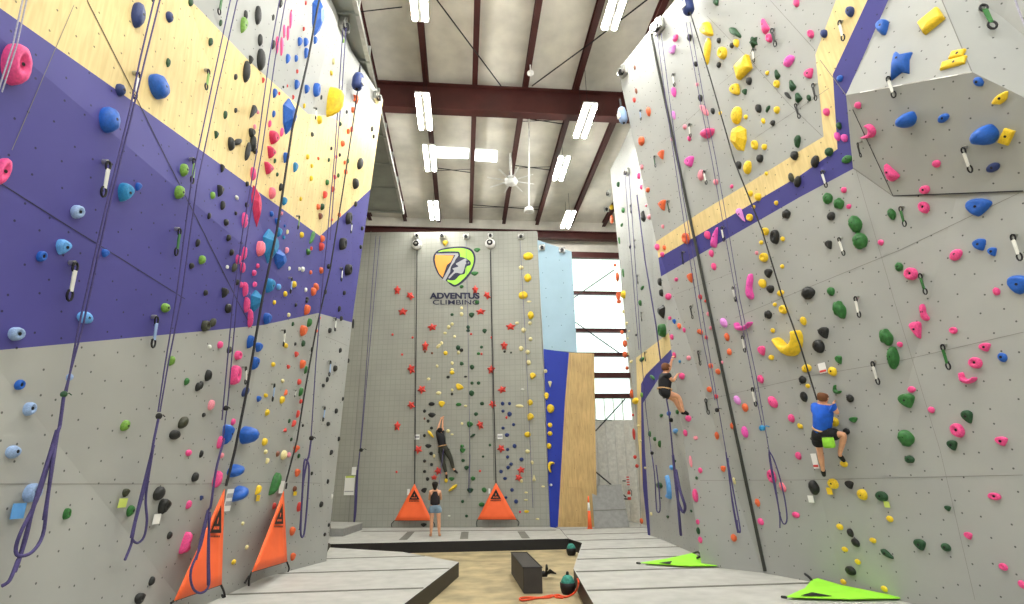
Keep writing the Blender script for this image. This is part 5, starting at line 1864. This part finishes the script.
pts = [(577.5, 579, .35), (578.5, 583, .32), (576.5, 590, .1), (572, 594.5, .02), (565, 597, .02), (559, 595, .02), (554, 595.5, .02), (549, 597.3, .02), (537, 598, .02), (527, 599.8, .02), (521, 600, .02), (520, 598.3, .02), (526, 597.3, .02), (540, 597.6, .02), (552, 595.4, .02), (556, 597, .02), (563, 597.8, .02)]
M['cordred'] = mat('orange red cord', 'e2532e', .7, 0, .1, 60)
P = smoothpath([onz(x, y, z+.0) for x, y, z in pts], 5); o = thing('cord', P[-1], 'orange red cord trailing on the concrete from the chalk bucket', 'cord')
m = MB(); m.tube(P, .017, 6); m.build('cord_strand', 'cordred', o, smooth=True)
c = onz(545, 577.5, .02); o = thing('glove', c, 'black glove with spread fingers lying beside the foam block', 'glove')
m = MB(); m.tube([c+Vector((-.15, 0, .06)), c+Vector((-.03, 0, .07)), c+Vector((.05, 0, .05))], [.04, .06, .04], 8); m.build('palm', 'black', o, smooth=True)
for k, (dx_, dy_, dz_) in enumerate([(.16, -.09, .1), (.2, -.03, .06), (.22, .03, .03), (.2, .09, .02), (.02, -.1, .2)]):
    s = c+Vector((.02, dy_*.4, .06)); m = MB(); m.tube([s, s+Vector((dx_*.5, dy_*.5, dz_*.9)), s+Vector((dx_, dy_, dz_*.6-.02))], [.025, .022, .014], 6); m.build('finger', 'black', o, smooth=True)
# leaning pad, cone, extinguisher at the far right
bY = bn
A0 = [onz(594.5, 528.3, MAT_Z), onz(629.5, 527.3, MAT_Z)]; A1 = [ony(591.5, 485.5, A0[0].y+.7), ony(621.5, 484, A0[1].y+.7)]
o = thing('crash_pad', (A0[0]+A0[1])/2, 'grey pad leaning against the end wall beside the wood panel', 'pad')
m = MB(); m.hexa([A0[0], A0[1], A0[1]+bn*-.1, A0[0]+bn*-.1, A1[0], A1[1], A1[1]+bn*-.1, A1[0]+bn*-.1]); m.build('pad_body', 'pad', o)
q0, q1 = A0[0].lerp(A1[0], .42)-bn*.115+bn*.1, A0[1].lerp(A1[1], .42)
m = MB(); m.tube([A0[0].lerp(A1[0], .4)-bn*-.012, A0[1].lerp(A1[1], .4)-bn*-.012], .012, 4); m.build('pad_fold', 'seam', o)
c = onb(590, 528.6, .55); c = onz(590, 528.9, MAT_Z); hc = 33/((proj(c)-proj(c+Vector((0, 0, 1)))).length)
o = thing('traffic_cone', c, 'slim orange cone with pale band beside the leaning grey pad', 'cone')
for a_, b_, mt in ((0.02, .55, 'orange'), (.55, .8, 'card'), (.8, 1.0, 'orange')):
    R_ = lambda t: .075*(1-t)+.022*t
    m = MB(); m.lathe(c, [(R_(a_), hc*a_), (R_(b_), hc*b_)], seg=12); m.build('cone_band' if mt == 'card' else 'cone_section', mt, o, smooth=True)
m = MB(); m.lathe(c, [(.09, 0), (.09, .03), (.075, .04)], seg=12); m.build('cone_foot', 'orange', o)
c = ony(629.5, 500, 21.2); o = thing('fire_extinguisher', c, 'red fire extinguisher with white label on the ribbed end wall', 'extinguisher')
hh = 10/((proj(c)-proj(c+Vector((0, 0, 1)))).length); r = hh*.17
m = MB(); m.lathe(c, [(r*.8, 0), (r, .02), (r, hh*.75), (r*.6, hh*.88), (r*.3, hh*.92)], seg=12); m.build('cylinder_body', 'hR', o, smooth=True)
m = MB(); m.lathe(c+Vector((0, 0, hh*.3)), [(r*1.03, 0), (r*1.03, hh*.25)], seg=12); m.build('paper_label', 'card', o)
m = MB(); m.tube([c+Vector((0, 0, hh*.92)), c+Vector((r, 0, hh*1.02)), c+Vector((r*1.8, 0, hh*.9)), c+Vector((r*1.6, 0, hh*.4))], r*.18, 5); m.lathe(c+Vector((0, 0, hh*.92)), [(r*.35, 0), (r*.3, hh*.1)], seg=8); m.build('hose_and_valve', 'black', o)
m = MB(); m.box((c.x-r, c.y+r, c.z), (c.x+r, c.y+2.5, c.z+.05)); m.build('wall_bracket', 'darksteel', o)
o = thing('safety_sign', ony(628, 481, 22.9), 'narrow white sign with red markings over the fire extinguisher', 'sign'); c = ony(628, 481, 22.9)
m = MB(); m.box((c.x-.09, c.y, c.z-.22), (c.x+.09, c.y+.02, c.z+.22)); m.build('sign_plate', 'card', o)
for k in range(4): m = MB(); m.box((c.x-.06, c.y-.004, c.z+.13-k*.1), (c.x+.06, c.y, c.z+.18-k*.1)); m.build('red_mark', 'hR', o)
m = MB(); m.box((c.x-.02, c.y+.02, c.z-.02), (c.x+.02, YB+.05, c.z+.02)); m.build('standoff', 'darksteel', o)
# ================================================================ PEOPLE
for k, c_ in dict(hairbrown='6b4226', hairblack='1c1613', shirtblue='1f5fd0', shirtblack='1b1b1f', shortsblack='151519', shortsbeige='b98e63', trousers='34352b', denim='7c93a6', shoe='18181a', harness='c9a070', limebag='8fd13a', capred='d8403a', tankblack='221c1f').items(): M[k] = mat(k, c_, .75, 0, .08, 14)
def skin(name, chains, mt, parent, sub=1):
    """chains: lists of (point, radius) sharing equal points; one continuous skinned surface"""
    vs, idx, es, rs = [], {}, [], []
    for ch in chains:
        prev = None
        for p, r in ch:
            k = tuple(round(c, 4) for c in p)
            if k not in idx: idx[k] = len(vs); vs.append(k); rs.append(r)
            if prev is not None and prev != idx[k]: es.append((prev, idx[k]))
            prev = idx[k]
    me = bpy.data.meshes.new(name); me.from_pydata(vs, es, []); me.materials.append(M[mt]); ob = link(name, me, parent)
    sk = ob.modifiers.new('skin', 'SKIN'); sk.use_smooth_shade = True
    lay = me.skin_vertices[0].data if me.skin_vertices else None
    if lay is None:
        me.skin_vertices  # layer is made by the modifier below
        bm = bmesh.new(); bm.from_mesh(me); bm.verts.layers.skin.verify(); bm.to_mesh(me); bm.free(); lay = me.skin_vertices[0].data
    seen = set(); adj = {}
    for a, b in es: adj.setdefault(a, []).append(b); adj.setdefault(b, []).append(a)
    for i, s in enumerate(lay): s.radius = (rs[i], rs[i]); s.use_root = False
    for i in range(len(vs)):
        if i in seen: continue
        lay[i].use_root = True; st = [i]
        while st:
            a = st.pop()
            if a in seen: continue
            seen.add(a); st += adj.get(a, [])
    sb = ob.modifiers.new('sub', 'SUBSURF'); sb.levels = sub; sb.render_levels = sub+1
    return ob
def person(root, label, J, k, look):
    """J: joints in world space; k: body scale (1 = 1.75 m adult)"""
    o = thing('person', root, label, 'person'); V = Vector
    def mid(a, b, t=.5): return V(a).lerp(V(b), t)
    pel = mid(J['hipL'], J['hipR']); ch = mid(J['shL'], J['shR']); 
    neck = ch+(J['head']-ch)*.35; hd = J['head']
    up_ = (J['head']-ch).normalized(); fwd = V(J['face']).normalized(); side = up_.cross(fwd).normalized()
    waist = mid(pel, ch, .35); rib = mid(pel, ch, .72)
    def limb(a, b, c, r0, r1, r2, r3): return [(a, r0), (mid(a, b), (r0+r1)/2), (b, r1), (mid(b, c, .35), r2*1.02), (c, r3)]
    chains = [[(pel, .125*k), (waist, .115*k), (rib, .135*k), (ch, .1*k), (neck, .052*k), (hd-up_*.06*k, .075*k), (hd+up_*.03*k, .098*k), (hd+up_*.09*k, .07*k)]]
    for s in 'LR':
        chains.append([(ch, .1*k)]+limb(J['sh'+s], J['el'+s], J['wr'+s], .058*k, .04*k, .038*k, .026*k))
        chains.append([(pel, .125*k)]+limb(J['hip'+s], J['kn'+s], J['an'+s], .092*k, .06*k, .062*k, .036*k))
        toe = J['toe'+s]; chains[-1] += [(mid(J['an'+s], toe, .3), .038*k), (toe, .028*k)]
        # palm continues the wrist; five unequal bent fingers rooted in it
        w = J['wr'+s]; d = (w-J['el'+s]).normalized(); hs = d.cross(fwd); hs = hs.normalized() if hs.length > .1 else side; cu = d.cross(hs).normalized(); cu = cu if cu.dot(fwd) > 0 else -cu
        palm = w+d*.07*k; chains[-2] += [(palm, .034*k)]
        for q, (of, ln) in enumerate([(-.03, .055), (-.01, .068), (.01, .063), (.03, .048)]):
            b0_ = palm+hs*of*k+d*.01*k; b1_ = b0_+d*ln*.55*k+cu*.012*k; b2_ = b1_+d*ln*.3*k+cu*ln*.5*k
            chains.append([(b0_, .0105*k), (b1_, .0095*k), (b2_, .008*k)])
        sg = -1 if s == 'L' else 1
        t0 = w+d*.025*k+hs*.028*sg*k; chains.append([(t0, .012*k), (t0+hs*.025*sg*k+d*.022*k, .0105*k), (t0+hs*.03*sg*k+d*.045*k+cu*.01*k, .009*k)])
    # nose and ears
    chains.append([(hd+fwd*.08*k, .02*k), (hd+fwd*.112*k-up_*.012*k, .014*k)])
    for sg in (-1, 1): chains.append([(hd+side*.082*sg*k+up_*.01*k, .016*k), (hd+side*.1*sg*k-up_*.022*k, .012*k)])
    skin('body', chains, 'skin', o, 1)
    for sg in (-1, 1):
        m = MB(); c = hd+fwd*.092*k+side*.034*sg*k+up_*.015*k; m.lathe(c-fwd*.01*k, [(.013*k, 0), (.01*k, .008*k), (.003*k, .011*k)], fwd, 8); m.build('eye', 'black', o, smooth=True)
    m = MB(); c = hd+fwd*.09*k-up_*.055*k; m.tube([c-side*.022*k, c+fwd*.006*k, c+side*.022*k], .006*k, 5); m.build('mouth', 'hV', o)
    # hair cap
    bk = -fwd; hc_ = [[(hd+bk*.045*k-up_*.085*k, .07*k), (hd+bk*.035*k-up_*.03*k, .1*k), (hd+bk*.03*k+up_*.04*k, .115*k), (hd+bk*.01*k+up_*.1*k, .085*k)]]
    if look.get('long'): hc_[0].insert(0, (hd+bk*.06*k-up_*.16*k, .05*k))
    skin('hair', hc_, look['hair'], o)
    # shirt
    g = look.get('g', 1.26)
    sh = [[(pel-(ch-pel)*.06, .118*k*g), (waist, .125*k*g), (rib, .142*k*g), (ch, .105*k*g), (mid(ch, neck, .5), .07*k)]]
    if look.get('tank'): sh = [[(pel+(ch-pel)*.1, .122*k*g), (waist, .122*k*g), (rib, .138*k*g), (ch-(ch-rib)*.05, .1*k*g), (mid(ch, neck, .3), .06*k)]]+[[(rib, .128*k*g), (mid(ch, J['sh'+s], .6), .045*k)] for s in 'LR']
    else:
        for s in 'LR': sh.append([(ch, .105*k*g), (J['sh'+s], .064*k*g), (mid(J['sh'+s], J['el'+s], .55), .058*k*g)])
    skin('shirt', sh, look['shirt'], o)
    t = look.get('leg', .5); lg = [[(mid(pel, waist, .8), .12*k*g), (pel, .13*k*g)]]
    for s in 'LR':
        c_ = [(pel, .132*k*g), (J['hip'+s], .1*k*g), (mid(J['hip'+s], J['kn'+s], min(t, 1)*.5), .094*k*g), (mid(J['hip'+s], J['kn'+s], min(t, 1)), .085*k*g if t < 1 else .068*k*g)]
        if t > 1: c_ += [(mid(J['kn'+s], J['an'+s], .5), .062*k*g), (mid(J['kn'+s], J['an'+s], .93), .05*k*g)]
        lg.append(c_)
    skin('trousers' if t > 1 else 'shorts', lg, look['legs'], o)
    for s in 'LR':
        a, b = J['an'+s], J['toe'+s]; d = (b-a).normalized()
        skin('shoe', [[(a-d*.01*k+(a-J['kn'+s]).normalized()*.02*k, .05*k), (mid(a, b, .5), .048*k), (b+d*.02*k, .036*k)]], look['shoe'], o)
    if look.get('harness'):
        c_ = mid(pel, waist, .55); ax = (ch-pel).normalized(); R_ = .16*k
        u_ = side-ax*side.dot(ax); u_.normalize(); w_ = ax.cross(u_)
        m = MB(); m.tube([c_+(u_*math.cos(t_)+w_*math.sin(t_))*R_ for t_ in [i*math.pi/8 for i in range(16)]], .02*k, 6, closed=True); m.build('harness_belt', 'harness', o, smooth=True)
        m = MB()
        for s in 'LR':
            cc = mid(J['hip'+s], J['kn'+s], .25); ax2 = (J['kn'+s]-J['hip'+s]).normalized(); u2 = ax2.orthogonal().normalized(); w2 = ax2.cross(u2)
            m = MB(); m.tube([cc+(u2*math.cos(t_)+w2*math.sin(t_))*.125*k for t_ in [i*math.pi/6 for i in range(12)]], .014*k, 5, closed=True); m.build('leg_loop', 'black', o, smooth=True)
    return o
def bagat(x, y, off, r, label, name='chalk_bag'):
    p = W(x, y, off); o = thing(name, p, label, 'chalk bag'); m = MB(); m.lathe(p-Vector((0, 0, r)), [(r*.8, 0), (r, r*.3), (r*.95, r*1.6), (r*.75, r*1.9), (r*.6, r*1.7)], seg=12); m.build('bag_body', 'limebag', o, smooth=True)
    m = MB(); m.tube([p+Vector((r*.9*math.cos(t), r*.9*math.sin(t), r*.85)) for t in [i*.6283 for i in range(10)]], r*.09, 5, closed=True); m.build('drawcord_rim', 'black', o)
# boy in blue on the right wall (faces the wall)
w = lambda x, y, o_: W(x, y, o_)
nb = hit(824, 420)[1]
J = dict(head=w(823.8, 397.5, .3), shL=w(815.5, 406.5, .3), shR=w(832.5, 407.5, .3), elL=w(814, 416, .14), wrL=w(819, 402, .05), elR=w(837.5, 413.5, .24), wrR=w(834.3, 404.5, .1),
         hipL=w(817, 434, .26), hipR=w(826, 434, .27), knL=w(820, 452, .2), anL=w(823, 470, .16), toeL=w(824, 475.5, .06), knR=w(844.5, 434.5, .2), anR=w(839.5, 454.5, .16), toeR=w(844, 461, .05), face=-nb)
person(w(826, 434, .27), 'boy in a blue T-shirt and black shorts climbing, back to the viewer', J, .78, dict(hair='hairbrown', shirt='shirtblue', legs='shortsblack', shoe='shoe', leg=.75, harness=True, g=1.42))
bagat(828.5, 442, .42, .085, 'lime green chalk bag hanging on the boy in blue')
# climber in black T-shirt and beige shorts at the corner of the right wall
Yc = 10.7; y_ = lambda x, y, dy=0: ony(x, y, Yc+dy)
J = dict(head=y_(666.5, 367.5), shL=y_(663, 375.5, .12), shR=y_(668, 375.5, -.12), elL=y_(669.5, 369.5, .2), wrL=y_(671.5, 361, .15), elR=y_(672.8, 381.5, -.12), wrR=y_(676.5, 375.8, -.05),
         hipL=y_(663.5, 391.5, .1), hipR=y_(665, 393, -.08), knL=y_(675.5, 400.5, .15), anL=y_(681, 411.5, .12), toeL=y_(685, 413.5, .1), knR=y_(678.5, 396.5, -.1), anR=y_(683, 411, -.08), toeR=y_(688, 414.2, -.05), face=Vector((1, .35, .1)))
person(y_(665, 393), 'climber in black T-shirt and black shorts hanging in profile at the wall corner', J, .9, dict(hair='hairbrown', shirt='shirtblack', legs='shortsblack', shoe='shoe', leg=.4, harness=True))
# climber on the back wall
J = dict(head=w(440.2, 430.5, .32), shL=w(437.3, 432.5, .3), shR=w(443.2, 434.5, .3), elL=w(438.6, 426.5, .28), wrL=w(440.8, 419.5, .12), elR=w(442.5, 427, .2), wrR=w(443, 419, .08),
         hipL=w(440.8, 448.5, .24), hipR=w(445, 448.5, .24), knL=w(442.8, 461, .22), anL=w(446.3, 473.5, .16), toeL=w(446.7, 478, .06), knR=w(450.8, 458.5, .26), anR=w(453.6, 469.5, .2), toeR=w(457.6, 473, .12), face=-hit(440, 440)[1])
person(w(443, 448.5, .24), 'climber in black shirt and dark olive trousers reaching up on the back wall', J, 1.0, dict(hair='hairblack', shirt='shirtblack', legs='trousers', shoe='shoe', leg=2, harness=True))
# belaying woman
gnd = onz(434.8, 537, MAT_Z); Yg = gnd.y; g_ = lambda x, y, dy=0: ony(x, y, Yg+dy)
J = dict(head=g_(435.1, 484.5), shL=g_(430.4, 491.8), shR=g_(439.9, 491.8), elL=g_(429.3, 499.5, .12), wrL=g_(432.4, 497.5, .4), elR=g_(441, 499.5, .12), wrR=g_(437.8, 494.5, .42),
         hipL=g_(432.3, 507.5), hipR=g_(438, 507.5), knL=g_(431.6, 521), anL=g_(430.9, 533.8), toeL=g_(430.2, 536.8, .16)+Vector((0, 0, .02)), knR=g_(438.9, 521), anR=g_(439.2, 533.8), toeR=g_(440, 536.8, .16)+Vector((0, 0, .02)), face=Vector((0, 1, .35)))
for kk in ('anL', 'anR'): J[kk].z = MAT_Z+.08
for kk in ('toeL', 'toeR'): J[kk].z = MAT_Z+.035
person(gnd, 'woman in black tank top and denim shorts standing on the far mat, belaying', J, .95, dict(hair='hairblack', long=True, tank=True, shirt='tankblack', legs='denim', shoe='skin', leg=.45, harness=False, g=1.45))
P = [g_(437.8, 495, .45), ony(441, 470, Yg+1.6), W(443.5, 449, .35)]
o = thing('lead_rope', P[0], 'thin dark rope from the belaying woman up to the lone climber', 'rope'); m = MB(); m.tube(smoothpath(P, 4), .01, 5); m.build('rope_strand', 'rope', o)
